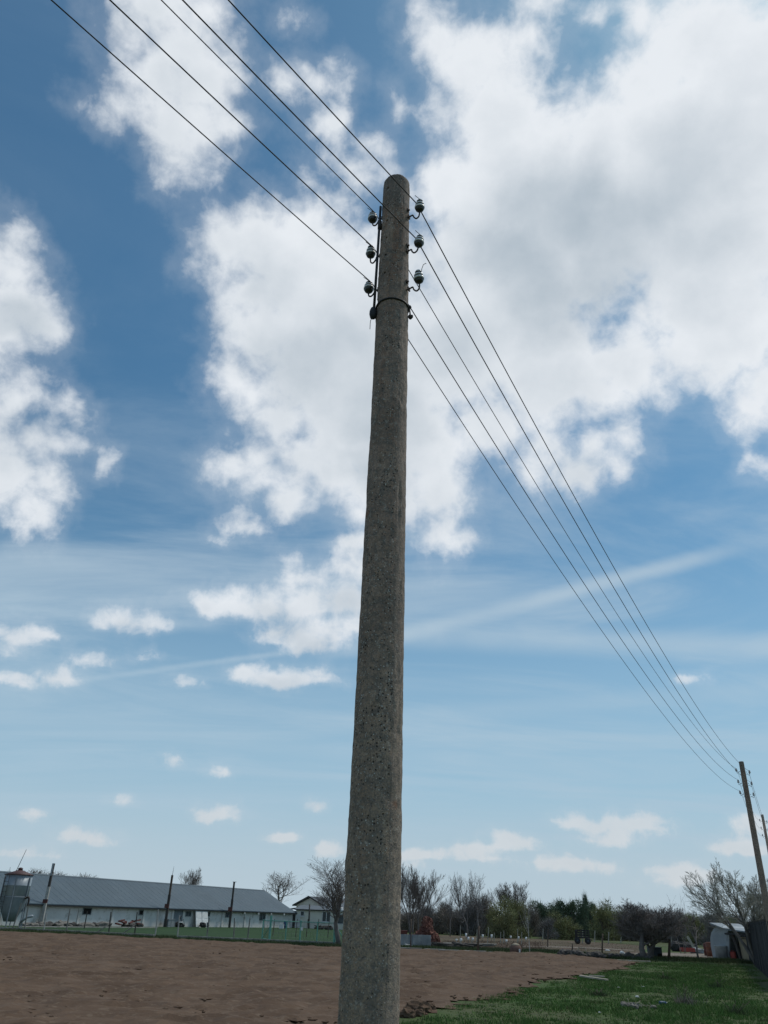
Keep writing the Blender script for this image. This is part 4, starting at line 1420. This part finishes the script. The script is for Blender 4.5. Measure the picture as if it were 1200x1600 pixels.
for k in range(20): mb.tube([(rr.uniform(-2.2, 1.5), rr.uniform(-.4, .4), rr.uniform(.05, .35)), (rr.uniform(-1.5, 2.2), rr.uniform(-.4, .4), rr.uniform(.05, .4))], .07, 5)
oneoff(mb, 'log_pile', 'post_dark', 'low pile of dark logs left of the forked orchard post', 'log pile', at(719, 1482.5))
mb = MB()
for k in range(14): mb.tube([(rr.uniform(-4, 2), rr.uniform(-.3, .3), rr.uniform(.05, .2)), (rr.uniform(-2, 4), rr.uniform(-.3, .3), rr.uniform(.1, .3))], .06, 5)
oneoff(mb, 'pole_stack', 'post_grey', 'long stack of grey poles behind the log pile', 'log pile', at(700, 1479.5))

# clay oven
p = at(806, 1489.5)
kx = (pos(807, hypot(p.x, p.y)) - pos(806, hypot(p.x, p.y))).length
zt_ = top(p, 803, 1474)
ov = thing('clay_oven', 'small round brown clay oven with straw coloured top', 'oven', p)
MB().lathe([(9 * kx, 0), (9.3 * kx, zt_ * .45), (8 * kx, zt_ * .75), (4 * kx, zt_ * .92), (.02, zt_ * .95)], 16).build('body', 'clay', ov)
MB().lathe([(6.8 * kx, zt_ * .80), (6.9 * kx, zt_ * .86), (3 * kx, zt_), (.02, zt_ * 1.05)], 12).build('thatch', 'straw', ov)
MB().box((4.5 * kx, -8.2 * kx, zt_ * .25), (.10, .08, .26), .4).build('door', 'white', ov)

# farm cart
p = pos(908, 97)
kx = (pos(909, 97) - pos(908, 97)).length
ct = thing('farm_cart', 'dark farm trailer with slatted sides parked in the pale pasture', 'trailer', p, radians(-12))
MB().box((0, 0, .62), (22 * kx, 1.3, .14)).build('bed', 'rubber', ct)
for z in (.85, 1.08, 1.3):
    MB().box((0, -.62, z), (22 * kx * (1 if z < 1 else .8), .05, .12)).box((0, .62, z), (22 * kx * .95, .05, .12)).build('side_slat', 'rubber', ct)
for x in (-8, -2, 5, 10): MB().box((x * kx, -.66, .98), (.08, .05, .75)).build('upright', 'post_dark', ct)
MB().box((-9 * kx, 0, .95), (3.5 * kx, 1.1, .6)).build('load', 'rubber', ct)
for x in (-8, 8):
    for y in (-.7, .7):
        wh = MB().lathe([(.10, -.08), (.27, -.08), (.31, -.04), (.31, .04), (.27, .08), (.10, .08)], 16).build('wheel', 'rubber', ct)
        wh.location = (x * kx, y, .31); wh.rotation_euler = (radians(90), 0, 0)
        MB().lathe([(.01, -.09), (.12, -.085), (.12, .085), (.01, .09)], 10).build('rim', 'bluegrey', wh)
MB().tube([(11 * kx, 0, .55), (15 * kx, 0, .35)], .05, 6).build('drawbar', 'iron', ct)

# wire frame, litter, rubble
p = at(910, 1492)
kx = (pos(911, hypot(p.x, p.y)) - pos(910, hypot(p.x, p.y))).length
zz = top(p, 910, 1481)
fr = MB()
for x in (-6, 6): fr.tube([(x * kx, 0, 0), (x * kx, 0, zz)], .022, 5)
for z in (.04, zz): fr.tube([(-6 * kx, 0, z), (6 * kx, 0, z)], .022, 5)
oneoff(fr, 'wire_frame', 'stake', 'small pale rectangular frame standing beyond the field', 'frame', p)
LIT = [(972, 1491, .36, .2, 'white bag on the ground left of the dark tree'), (949, 1486, .4, .1, 'white scrap lying beyond the dirt path'), (910, 1492.5, .3, .12, 'white scrap at the foot of the pale frame'),
       (967, 1544, .15, .035, 'crumpled white paper on grass left of another scrap'), (1005, 1543, .11, .04, 'small white scrap on grass above the blue bottle'), (996, 1559, .12, .05, 'tiny pale scrap on grass next to the twig heap'),
       (937, 1583, .09, .03, 'tiny pale scrap on grass nearest the field edge')]
for i, (px, py, s, h, lab) in enumerate(LIT):
    oneoff(MB().rock((0, 0, h * .5), (s * .5, s * .35, h * .6), 200 + i).rock((s * .35, .05, h * .3), (s * .3, s * .2, h * .3), 230 + i), 'litter', 'white', lab, 'litter', at(px, py))
oneoff(MB().box((0, 0, .10), (1.15, .16, .05), radians(-38), (.05, .06)).box((.15, .1, .16), (.6, .1, .04), radians(-20)), 'plank', 'wood_pale', 'bleached plank lying on the edge of the field', 'plank', at(928, 1532.5))
oneoff(MB().box((0, 0, .06), (2.0, .25, .05), radians(-4)), 'plank', 'wood_pale', 'pale plank lying at the far corner of the field', 'plank', at(990, 1503))
b = thing('bottle', 'small blue plastic bottle lying in the grass', 'bottle', at(1036, 1571) + Vector((0, 0, .06)), radians(15))
bt = MB().lathe([(.01, -.11), (.042, -.108), (.048, -.08), (.045, -.02), (.048, .04), (.036, .09), (.018, .115)], 14).build('body', 'blue', b)
bt.rotation_euler = (0, radians(90), 0)
cp = MB().lathe([(.02, .115), (.022, .14), (.01, .143)], 10).build('bottle_cap', 'white', b)
cp.rotation_euler = (0, radians(90), 0)
tw = thing('twig_heap', 'little heap of twigs and stones in the grass beside bottle', 'twig heap', at(1001, 1574))
mb = MB()
for k in range(9): mb.rock((rr.uniform(-.5, .3), rr.uniform(-.6, .8), .03), (rr.uniform(.05, .11), rr.uniform(.05, .1), rr.uniform(.04, .09)), 300 + k)
mb.build('stones', 'stone', tw)
mb = MB()
for k in range(12):
    a = Vector((rr.uniform(-.3, .3), rr.uniform(-.4, .5), .04)); mb.tube([a, a + Vector((rr.uniform(-.25, .25), rr.uniform(-.2, .2), rr.uniform(0, .14)))], .005, 4)
mb.build('twigs', 'wood_pale', tw)
for i in range(34):
    f = i / 33
    px = 878 + f * 135 + rr.uniform(-2, 2); py = 1491.5 + f * 8 + rr.uniform(-1.2, 1.2)
    s = rr.uniform(.12, .34)
    oneoff(MB().rock((0, 0, s * .4), (s, s * .8, s * .7), 400 + i), 'rubble_stone', 'stone_dark', 'dark rubble stone in the low row beyond the field', 'rubble', at(px, py), 'rubble stones in a row beyond the field')
for i, (px, py, s, lab) in enumerate(((648, 1585, .26, 'large brown clod at the near tip of the field'), (660, 1582, .20, 'rounded clod right of the largest one'), (671, 1579, .15, 'small clod farther right along the field edge'),
                                      (637, 1590, .17, 'small clod touching the near pole in view'), (655, 1588, .13, 'lowest small clod in front of the largest one'))):
    oneoff(MB().rock((0, 0, s * .35), (s, s * .85, s * .75), 500 + i, 2), 'soil_clod', 'soil', lab, 'clod', at(px, py), 'clods at the near tip of the field')
# loose crumbs on the tilth, past counting
cr = MB()
rc = np.random.RandomState(9)
for k in range(2400):
    y = 15 + 45 * rc.rand() ** 1.7; x = rc.uniform(-.62, .35) * y
    if inside(FIELD, np.array([x]), np.array([y]))[0]:
        s = rc.uniform(.02, .07) * (1 + (rc.rand() > .93) * 1.3)
        a = rc.uniform(.6, 1.3, 3)
        q = [(x + 1.7 * s * a[0], y, .075), (x - 1.7 * s * a[1], y + s * .3, .07), (x, y + s, .07), (x, y - s * a[2], .07), (x + s * rc.uniform(-.5, .5), y + s * rc.uniform(-.3, .6), .08 + s * rc.uniform(.15, .4)), (x, y, .01)]
        cr.add(q, [(0, 2, 4), (2, 1, 4), (1, 3, 4), (3, 0, 4), (2, 0, 5), (1, 2, 5), (3, 1, 5), (0, 3, 5)])
tag(cr.build('soil_crumbs', 'soil'), kind='stuff')

# dark tank under the dark tree
p = at(1024, 1497.5)
kx = (pos(1025, hypot(p.x, p.y)) - pos(1024, hypot(p.x, p.y))).length
zz = top(p, 1023, 1480)
tk = thing('water_tank', 'dark blue grey steel tank standing under the dark tree', 'tank', p)
MB().box((0, 0, zz * .55), (17 * kx, .9, zz * .9)).build('body', 'bluegrey', tk)
MB().box((0, 0, zz), (17.6 * kx, .96, .05)).build('lid', 'bluegrey', tk)
MB().box((4.5 * kx, -.47, zz * .25), (7 * kx, .05, zz * .42)).build('hatch', 'hole', tk)
for x in (-7, 7): MB().box((x * kx, 0, .05), (.12, .8, .1)).build('foot', 'iron', tk)

# black scrap heap with pale slat, crates
p = pos(1065, 84)
kx = (pos(1066, 84) - pos(1065, 84)).length
zz = top(p, 1065, 1475)
sh = thing('tyre_heap', 'heap of black scrap and tyres right of the rusty post', 'scrap', p)
for k in range(14):
    o = MB().lathe([(.17, -.09), (.32, -.1), (.36, -.05), (.36, .05), (.32, .1), (.17, .09)], 14).build('tyre', 'rubber', sh)
    o.location = (rr.uniform(-17, 16) * kx, rr.uniform(-.3, .4), rr.uniform(.3, zz - .3)); o.rotation_euler = (rr.uniform(-1.5, 1.5), rr.uniform(-.8, .8), rr.uniform(0, 3))
mb = MB()
for k in range(8): mb.rock((rr.uniform(-16, 14) * kx, .2, .35), (.55, .45, .45), 600 + k)
mb.build('heap', 'rubber', sh)
MB().box((7 * kx, -.75, .62), (.22, .04, 1.4), 0, (0, radians(-28))).build('slat', 'wood_pale', sh)
oneoff(MB().box((0, 0, .2), (1.1, .6, .06)).box((0, -.3, .28), (1.1, .04, .3)).box((0, .3, .28), (1.1, .04, .3)).box((-.53, 0, .28), (.04, .56, .3)).box((.53, 0, .28), (.04, .56, .3)), 'crate', 'red', 'low red plastic crate in front of the black heap', 'crate', pos(1068, 79))
oneoff(MB().rock((0, 0, .2), (.6, .3, .25), 77).rock((.4, 0, .15), (.3, .2, .2), 78), 'bundle', 'frame_grey', 'pale bundle on the ground right of the red crate', 'bundle', pos(1082, 80))
oneoff(MB().lathe([(.30, 0), (.33, .03), (.33, .3), (.35, .33), (.33, .36), (.33, .62), (.35, .65), (.33, .68), (.33, .95), (.30, .98)], 16), 'oil_drum', 'orange', 'rust orange oil drum left of the grey shed', 'drum', pos(1104, 73.5))
oneoff(MB().lathe([(.27, 0), (.30, .03), (.30, .28), (.32, .31), (.30, .34), (.30, .6), (.32, .63), (.30, .66), (.30, .85), (.27, .88)], 16), 'oil_drum', 'rust_sheet', 'dark rusty drum half hidden behind the orange one', 'drum', pos(1099.5, 75))

# shed
S0, S1 = pos(1105, 71.5), pos(1170, 69.5)
sdir = (S1 - S0); SL = sdir.length; sdir.normalize()
sk = SL / 65
shed = thing('shed', 'grey sheet metal shed with rounded side and open tan panelled front', 'shed', S0, atan2(sdir.y, sdir.x))


def sz_(x, y): return top(S0 + sdir * ((x - 1105) * sk), x, y)


prof = [(1106, 1497), (1105, 1478), (1106, 1466), (1109, 1457), (1114, 1451), (1121, 1447.5), (1128, 1447), (1136, 1453), (1134, 1470), (1127.5, 1497)]
poly = [((x - 1105) * sk, max(sz_(x, y), 0)) for x, y in prof]
MB().prism(poly, 0, 3.2).build('metal_side', 'galv', shed)
MB().prism([((x - 1105) * sk, max(sz_(x, y), 0)) for x, y in ((1127, 1497), (1133, 1497), (1138.5, 1459), (1135, 1456))], -.12, .02).build('corner_post', 'sheet', shed)
zr = sz_(1150, 1461)
MB().prism([((1113 - 1105) * sk, sz_(1113, 1444)), ((1136 - 1105) * sk, zr + .30), (SL + .8, zr + .12), (SL + .8, zr + .2), ((1136 - 1105) * sk, zr + .40), ((1113 - 1105) * sk, sz_(1113, 1444) + .1)], -.35, 3.3).build('roof', 'galv_dark', shed)
MB().box((SL * .5 + .6, 3.1, zr / 2), (SL - 1.0, .1, zr)).box((SL + .3, 1.5, zr / 2), (.1, 3.0, zr)).build('rear_wall', 'door_grey', shed)
MB().prism([((1141 - 1105) * sk, zr), ((1144.5 - 1105) * sk, zr), ((1150.5 - 1105) * sk, .0), ((1147.5 - 1105) * sk, .0)], -.10, .06).build('leaning_beam', 'post_dark', shed)
tn = MB().prism([((1148.5 - 1105) * sk, zr - .12), ((1175 - 1105) * sk, zr - .12), ((1175 - 1105) * sk, .0), ((1151 - 1105) * sk, .0)], .08, .16).build('front_panel', 'tan', shed)
MB().box(((1161 - 1105) * sk, .065, zr * .86), (20 * sk, .03, .05)).build('batten', 'eave', tn)
MB().box((SL * .5 + .9, -.30, zr + .06), (SL * .62, .05, .12)).build('fascia', 'eave', shed)
jc = thing('fuel_can', 'red fuel can standing in the shed opening', 'can', S0 + sdir * ((1136 - 1105) * sk) + Vector((0, -.25, 0)), atan2(sdir.y, sdir.x))
MB().box((0, 0, .24), (.34, .2, .46)).box((0, 0, .02), (.30, .16, .05)).build('body', 'red', jc)
MB().tube([(-.1, 0, .46), (-.1, 0, .54), (.08, 0, .54), (.08, 0, .46)], .018, 6).build('handle', 'red', jc)
MB().tube([(.12, 0, .46), (.19, 0, .56)], .028, 8).build('spout', 'iron', jc)
oneoff(MB().lathe([(.02, 0), (.42, .02), (.42, .75), (.44, .78), (.44, .82), (.40, .84), (.05, .85)], 18), 'wash_drum', 'sheet', 'pale grey round drum in front of shed side', 'drum', S0 + sdir * ((1114.5 - 1105) * sk) + Vector((0, -.7, 0)))

# dark board fence receding along the track
FA, FB = Vector((15.2, 32.8, 0)), at(1171.5, 1501)
fd = (FB - FA); FLn = fd.length; fd.normalize()
bf = thing('board_fence', 'tall black stained board fence at the right edge', 'fence', FA, atan2(fd.y, fd.x))
nb = int(FLn / .16)
mb = MB()
for k in range(nb):
    hgt = 2.28 + rr.uniform(-.05, .05)
    mb.box((.08 + k * .16, rr.uniform(-.008, .008), hgt / 2), (.15, .025, hgt), 0, (rr.uniform(-.01, .01), rr.uniform(-.01, .01)))
mb.build('boards', 'black_board', bf)
for z in (.5, 1.8): MB().box((FLn / 2, -.04, z), (FLn, .05, .09)).build('rail', 'black_board', bf)
for k in range(int(FLn / 2.4) + 1):
    MB().box((min(k * 2.4, FLn), -.11, 1.2), (.12, .12, 2.4)).build('post', 'post_dark', bf)
# hill behind the barn
hb = MB()
hc = [pos(x, 420 + 40 * sin(x * .1)) for x in range(-260, 300, 20)]
for i, (a, b) in enumerate(zip(hc, hc[1:])):
    pass


# ------------------------------------------------------------------ trees
def bare_tree(seed, H, W, levels, nch, ang, ratio, r0, rmin, first=.28, wob=.16, trop=.10, stems=1, stem_spread=.25):
    rg = random.Random(seed)
    tr, cw = MB(), MB()

    def perp(d):
        v = Vector((rg.gauss(0, 1), rg.gauss(0, 1), rg.gauss(0, 1)))
        v -= d * v.dot(d)
        return v.normalized()

    def rec(p, d, L, r, lv):
        n = (7, 6, 5, 4, 3)[min(lv, 4)]
        pts = [p.copy()]; dirs = [d.copy()]
        q = p.copy(); dd = d.copy()
        for k in range(n):
            wb = wob * (1, .8, .65, .55, .5)[lv]
            dd = (dd + Vector((rg.gauss(0, wb), rg.gauss(0, wb), rg.gauss(0, wb) + trop))).normalized()
            q = q + dd * (L / n)
            pts.append(q.copy()); dirs.append(dd.copy())
        end = max(r * (.35 if lv else .4), rmin * .8)
        rad = [max(r + (end - r) * k / n, rmin * .8) for k in range(n + 1)]
        (tr if lv <= 1 else cw).tube(pts, rad, (8, 5, 4, 3, 3)[min(lv, 4)], cap=lv < 2, smooth=lv < 2)
        if lv >= levels: return
        m = nch[min(lv, len(nch) - 1)]
        f0 = first if lv == 0 else .15
        for i in range(m):
            t = f0 + (1 - f0) * (i + rg.random()) / m
            k = min(int(t * n), n - 1); fr = t * n - k
            b = pts[k].lerp(pts[k + 1], fr)
            a = radians(rg.uniform(ang[0], ang[1])) * (1.15 - .4 * t)
            e = (dirs[k + 1] * cos(a) + perp(dirs[k + 1]) * sin(a)).normalized()
            rec(b, e, L * ratio * rg.uniform(.7, 1.15) * (1.15 - .45 * t), max(rad[k] * .55, rmin), lv + 1)
    for s in range(stems):
        a = 2 * pi * s / stems + rg.random()
        k = 0 if stems == 1 else stem_spread
        rec(Vector((cos(a) * .1 * (stems > 1), sin(a) * .1 * (stems > 1), 0)), Vector((cos(a) * k, sin(a) * k, 1)).normalized(), 1.0, r0, 0)
    allv = tr.v + cw.v
    zs = max(v[2] for v in allv)
    hx = sorted(abs(v[0]) for v in allv)[int(len(allv) * .985)]
    hy = sorted(abs(v[1]) for v in allv)[int(len(allv) * .985)]
    k = H / zs
    sx = W / 2 / max((hx + hy) / 2, .01)
    # widths were in metres already: scale positions about each tube's own axis would be fussy, so radii are given pre-scaled
    tr.v = [(v[0] * sx, v[1] * sx, v[2] * k) for v in tr.v]
    cw.v = [(v[0] * sx, v[1] * sx, v[2] * k) for v in cw.v]
    return tr, cw


def plant_tree(name, label, p, tc, bark, twig, group=None, rz=0):
    t = thing(name, label, 'tree', p, rz, group)
    tc[0].build('trunk', bark, t, recalc=False)
    tc[1].build('crown', twig, t, recalc=False)
    return t


def kx_at(p, x):
    d = hypot(p.x, p.y)
    return (pos(x + 1, d) - pos(x, d)).length


def tree_px(name, label, xb, p, xl, xr, yt, seed, bark='bark_grey', twig='twig_grey', **kw):
    H = top(p, xb, yt)
    W = (xr - xl) * kx_at(p, xb)
    a = dict(levels=4, nch=(11, 7, 6, 4), ang=(28, 50), ratio=.62, r0=.030, rmin=.0018)
    a.update(kw)
    return plant_tree(name, label, p, bare_tree(seed, H, W, **a), bark, twig)


tree_px('bare_tree', 'round bare tree rising behind the barn roof ridge', 286, pos(286, 168), 262, 311, 1352, 1, 'bark_grey', 'twig_grey', nch=(14, 8, 6, 5), rmin=0.0022)
tree_px('bare_tree', 'spreading bare tree behind the right end of barn roof', 428, pos(428, 158), 388, 468, 1358, 2, 'bark_grey', 'twig_grey', ang=(35, 60), rmin=0.0017, nch=(10, 6, 5, 3), first=.42)
tree_px('bare_tree', 'large bare tree beside the left of near pole and gate', 527, at(529, 1477), 468, 586, 1338, 3, 'bark_dark', 'bark_dark', ang=(24, 52), r0=.030, nch=(12, 7, 6, 4), rmin=.0014, first=.36, wob=.09, ratio=.66)
tree_px('bare_tree', 'tall upright bare tree just right of the near pole', 648, pos(648, 112), 614, 690, 1349, 4, 'bark_dark', 'twig_grey', ang=(14, 34), nch=(9, 6, 5, 3), rmin=.0018, trop=.10, stems=5, stem_spread=.22, r0=.016, wob=.09)
tree_px('bare_tree', 'left one of two tall bare trees above the orchard', 727, pos(730, 104), 696, 752, 1361, 5, 'bark_dark', 'bark_dark', ang=(22, 48), nch=(11, 7, 5, 3), rmin=0.0017, trop=.13)
tree_px('bare_tree', 'right one of two tall bare trees above the orchard', 749, pos(749, 103), 728, 776, 1358, 16, 'bark_dark', 'bark_dark', ang=(22, 50), nch=(9, 6, 4, 3), rmin=0.0017, trop=.13, first=.4)
tree_px('bare_tree', 'smaller fan shaped bare tree right of the two tall ones', 796, pos(796, 150), 768, 824, 1374, 7, 'bark_grey', 'twig_grey', ang=(14, 36), nch=(8, 6, 5, 3), rmin=.0020, stems=4, stem_spread=.25, r0=.016, wob=.09)
tree_px('leaning_tree', 'thin leaning bare tree trunk left of the orchard trees', 703, pos(703, 110), 688, 716, 1388, 8, 'bark_dark', 'bark_dark', ang=(20, 40), nch=(7, 5, 3, 2), levels=3, rmin=0.0020)
tree_px('dark_tree', 'dark dense bare tree with forked trunk over steel tank', 1012, at(1009, 1499), 962, 1072, 1402, 9, 'bark_dark', 'bark_dark', ang=(30, 62), nch=(11, 8, 7, 5), stems=2, stem_spread=.22, r0=.05, rmin=0.0028, first=.22)
tree_px('fruit_tree', 'pruned fruit tree with pale trunk in front of shed', 1093, at(1092, 1500.5), 1068, 1116, 1416, 10, 'bark_grey', 'bark_grey', ang=(25, 55), nch=(7, 5, 3, 2), levels=3, rmin=0.0026, r0=.045, first=.35)
tree_px('plum_tree', 'wide bare plum tree with budding twigs behind dark board fence', 1184, pos(1184, 60), 1092, 1276, 1344, 33, 'bark_grey', 'twig_bud', ang=(20, 50), nch=(9, 8, 6, 4), r0=.026, rmin=.0017, first=.36, trop=.05, wob=.085, ratio=.56, stems=6, stem_spread=.50)
tree_px('sapling', 'thin whippy sapling between dark tree and pruned fruit tree', 1062, pos(1062, 78), 1046, 1082, 1396, 12, 'bark_grey', 'bark_grey', ang=(14, 34), nch=(5, 3, 2), levels=2, rmin=0.0018, r0=.014, stems=3, stem_spread=.2)
tree_px('birch', 'slender white trunked birch standing in front of olive bushes', 828, at(828, 1490.5), 818, 840, 1392, 13, 'bark_pale', 'bark_grey', ang=(16, 36), nch=(9, 4, 3), levels=3, rmin=0.0015, r0=.012, first=.5, wob=.05)


def brush(seed, H, W, twigs, leaves, tm, lm_share, lumps=8, flat=1.0):
    """thicket crown: fine twigs and leaf flakes through a lumpy volume"""
    rg = np.random.RandomState(seed)
    cs = []
    for k in range(lumps):
        a = rg.uniform(0, 2 * pi); rr_ = rg.uniform(.05, .33)
        zc_ = rg.uniform(.28, .78)
        cs.append((cos(a) * rr_, sin(a) * rr_, zc_, rg.uniform(.14, .24) * (1.25 - .5 * zc_)))
    cs.append((0, 0, .3, .3))
    for k in range(5):
        a = k * 1.26
        cs.append((cos(a) * .26, sin(a) * .26, .12, .17))
    cs = np.array(cs)
    n = twigs + leaves
    i = rg.randint(0, len(cs), n)
    d = rg.normal(0, 1, (n, 3)); d /= np.linalg.norm(d, axis=1)[:, None]
    rad = cs[i, 3] * rg.uniform(0, 1, n) ** .45
    P = cs[i, :3] + d * rad[:, None]
    P[:, 2] = np.abs(P[:, 2])
    P *= (W, W, H)
    a = d * .7 + rg.normal(0, .45, (n, 3)); a[:, 2] = np.abs(a[:, 2]) * 1.2 + .25
    a /= np.linalg.norm(a, axis=1)[:, None]
    L = np.where(np.arange(n) < twigs, rg.uniform(.3, .9, n), rg.uniform(.07, .16, n))
    wv = np.where(np.arange(n) < twigs, rg.uniform(.010, .024, n), rg.uniform(.05, .11, n))
    s = np.cross(a, rg.normal(0, 1, (n, 3))); s /= np.linalg.norm(s, axis=1)[:, None]
    v = np.stack([P - s * wv[:, None], P + s * wv[:, None], P + a * L[:, None] + s * wv[:, None] * .4, P + a * L[:, None] - s * wv[:, None] * .4], 1).reshape(-1, 3)
    v[:, 2] = np.maximum(v[:, 2], .02)
    f = np.arange(4 * n).reshape(-1, 4)
    st = MB()
    for k in range(len(cs)):
        c = cs[k]
        b = Vector((c[0] * W * .25 + rg.uniform(-.15, .15), c[1] * W * .25, 0))
        e = Vector((c[0] * W, c[1] * W, c[2] * H))
        mid = b.lerp(e, .5) + Vector((rg.uniform(-.3, .3), rg.uniform(-.3, .3), .2))
        st.tube(catmull([b, mid, e], 4), [.07] * 4 + [.045] * 4 + [.02], 5)
        for j in range(5):
            q = b.lerp(e, rg.uniform(.4, 1)); st.tube([q, q + Vector((rg.uniform(-.8, .8), rg.uniform(-.8, .8), rg.uniform(.3, 1.4)))], [.03, .012], 3, cap=False)
    return v, f, st


KINDS = {}
for nm, seed, tw_, lv_, m, bk in (('brown', 1, 3600, 500, 'brush_brown', 'bark_dark'), ('grey', 2, 3800, 300, 'brush_grey', 'bark_dark'), ('olive', 3, 2400, 2600, 'brush_olive', 'bark_brown'),
                                  ('green', 4, 1500, 5200, 'brush_green', 'bark_dark'), ('brown', 5, 3800, 500, 'brush_brown', 'bark_dark'), ('olive', 6, 2600, 2200, 'brush_olive', 'bark_brown'), ('green', 7, 1600, 4600, 'brush_green', 'bark_dark')):
    KINDS.setdefault(nm, []).append((brush(seed, 5.0, 5.0, tw_, lv_, None, 0), m, bk, {}))

BR = [  # x, top y, width px, distance, kind, label
    (634, 1409, 44, 128, 'brown', 'brown thicket showing right beside the near pole'),
    (662, 1404, 46, 132, 'grey', 'grey thicket above the brick heap'),
    (688, 1406, 42, 126, 'brown', 'brown thicket right of the brick heap'),
    (712, 1399, 40, 122, 'brown', 'tall brown thicket left of the two bare trees'),
    (738, 1393, 44, 121, 'grey', 'grey thicket between the stems of two bare trees'),
    (764, 1394, 40, 123, 'brown', 'brown thicket right of the two bare trees'),
    (786, 1398, 50, 112, 'olive', 'broad olive bush left of the birch'),
    (808, 1404, 40, 116, 'olive', 'olive bush directly left of the birch top'),
    (824, 1394, 36, 130, 'brown', 'brown thicket behind the birch'),
    (846, 1407, 36, 134, 'green', 'dark evergreen bush right of the birch'),
    (868, 1402, 42, 137, 'green', 'dark evergreen clump left of the pointed one'),
    (893, 1405, 38, 137, 'green', 'dark evergreen clump above the farm trailer'),
    (912, 1391, 20, 135, 'green', 'tall narrow pointed evergreen above the tree line'),
    (924, 1408, 30, 138, 'green', 'dark evergreen right of the pointed one'),
    (884, 1424, 40, 118, 'olive', 'low olive bush in front of the evergreens'),
    (856, 1430, 30, 116, 'grey', 'low grey bush in front of the evergreens near birch'),
    (944, 1414, 42, 124, 'olive', 'olive green bush in the middle of the tree line'),
    (962, 1406, 44, 128, 'olive', 'taller olive bush just left of the dark tree'),
    (984, 1412, 40, 126, 'brown', 'brown thicket behind the left of dark tree'),
    (1006, 1415, 44, 130, 'grey', 'grey thicket hidden behind the dark tree'),
    (1036, 1414, 44, 126, 'brown', 'brown thicket behind the right of dark tree'),
    (1062, 1420, 40, 122, 'grey', 'grey thicket above the black scrap heap'),
    (1086, 1424, 40, 118, 'olive', 'olive tinged bush behind the pruned fruit tree'),
    (1110, 1426, 40, 112, 'grey', 'grey bush behind the shed roof left end'),
    (1136, 1432, 44, 106, 'olive', 'olive bush behind the shed and plum tree'),
    (1164, 1428, 44, 110, 'grey', 'grey bush behind the plum tree'),
    (1195, 1424, 50, 112, 'brown', 'brown bush behind the dark board fence'),
    (612, 1412, 50, 140, 'grey', 'grey thicket hidden behind the near pole'),
    (18, 1352, 100, 300, 'grey', 'distant grey wood directly behind the feed silo'),
    (56, 1354, 95, 310, 'brown', 'distant brown wood between silo and first barn pole'),
    (92, 1359, 90, 305, 'grey', 'distant grey wood right of the first barn pole'),
    (124, 1366, 80, 300, 'brown', 'last distant trees along the barn ridge'),
]
cnt = {}
for i, (x, yt, wpx, dist, kind, lab) in enumerate(BR):
    lst = KINDS[kind]
    (data, m, bk, cache) = lst[cnt.get(kind, 0) % len(lst)]
    cnt[kind] = cnt.get(kind, 0) + 1
    v, f, st = data
    p = pos(x, dist)
    H = top(p, x, yt); W = wpx * kx_at(p, x)
    t = thing('thicket_bush' if kind in ('brown', 'grey') else ('evergreen_bush' if kind == 'green' else 'olive_bush'), lab, 'bush', p, random.uniform(0, 6.3), 'bushes and thickets of the far tree line')
    if 'trunk' not in cache:
        a = st.build('trunk', bk, t, recalc=False)
        b = np_mesh('crown', v, f, m, t)
        cache['trunk'], cache['crown'] = a, b
    else:
        for k in ('trunk', 'crown'):
            c = cache[k].copy(); COL.objects.link(c); c.parent = t
    t.scale = (W / 3.6, W / 3.6, H / 4.75)
# a deeper belt of wood behind, read as one mass
rg = np.random.RandomState(77)
vv, ff, o = [], [], 0
for k in range(44):
    x = 585 + 660 * k / 43 + rg.uniform(-8, 8)
    p = pos(x, rg.uniform(142, 165))
    (v, f, st), m, bk, c = KINDS['grey' if k % 2 else 'brown'][0]
    H = top(p, x, rg.uniform(1413, 1426)); W = 54 * kx_at(p, x)
    q = v * (W / 4.4, W / 4.4, H / 4.75) + (p.x, p.y, 0)
    vv.append(q); ff.append(f + o); o += len(q)
tag(np_mesh('far_wood', np.concatenate(vv), np.concatenate(ff), 'brush_grey'), kind='stuff')
# low dead growth under the orchard stakes, weeds on the verge
xs, ys, hs = [], [], []
for k in range(3000):
    px = rg.uniform(690, 1000); py = rg.uniform(1470, 1484) + (px - 690) * .012
    p = at(px, py); xs.append(p.x); ys.append(p.y); hs.append(rg.uniform(.05, .24) * (1 if px < 850 else .35))
grass_mesh('orchard_weeds', np.array(xs), np.array(ys), np.array(hs), 'weed_red', 5, .25, .012)
for i, (px, py, h, lab) in enumerate(((1072, 1570, .4, 'dark weed tuft right of the blue bottle'), (936, 1556, .2, 'low weed clump left of the white scraps'),
                                      (1120, 1545, .28, 'weed clump below the dark board fence'), (1150, 1586, .3, 'weed tuft at the bottom right corner'), (1040, 1530, .2, 'low weed clump below the steel tank'))):
    p = at(px, py)
    r2 = np.random.RandomState(900 + i)
    n = 60
    t = thing('weed_tuft', lab, 'weed', p, 0, 'weeds on the grass verge')
    o = grass_mesh('leaves', r2.normal(0, .16, n), r2.normal(0, .16, n), r2.uniform(.3, 1, n) * h, 'blade_dull' if i else 'brush_brown', 4, .04, .010)
    del o['kind']
    o.parent = t
    mb = MB()
    for k in range(7): mb.tube([(r2.normal(0, .05), r2.normal(0, .05), 0), (r2.normal(0, .2), r2.normal(0, .2), h * r2.uniform(.7, 1.3))], .006, 4)
    mb.build('stalks', 'bark_brown', t)
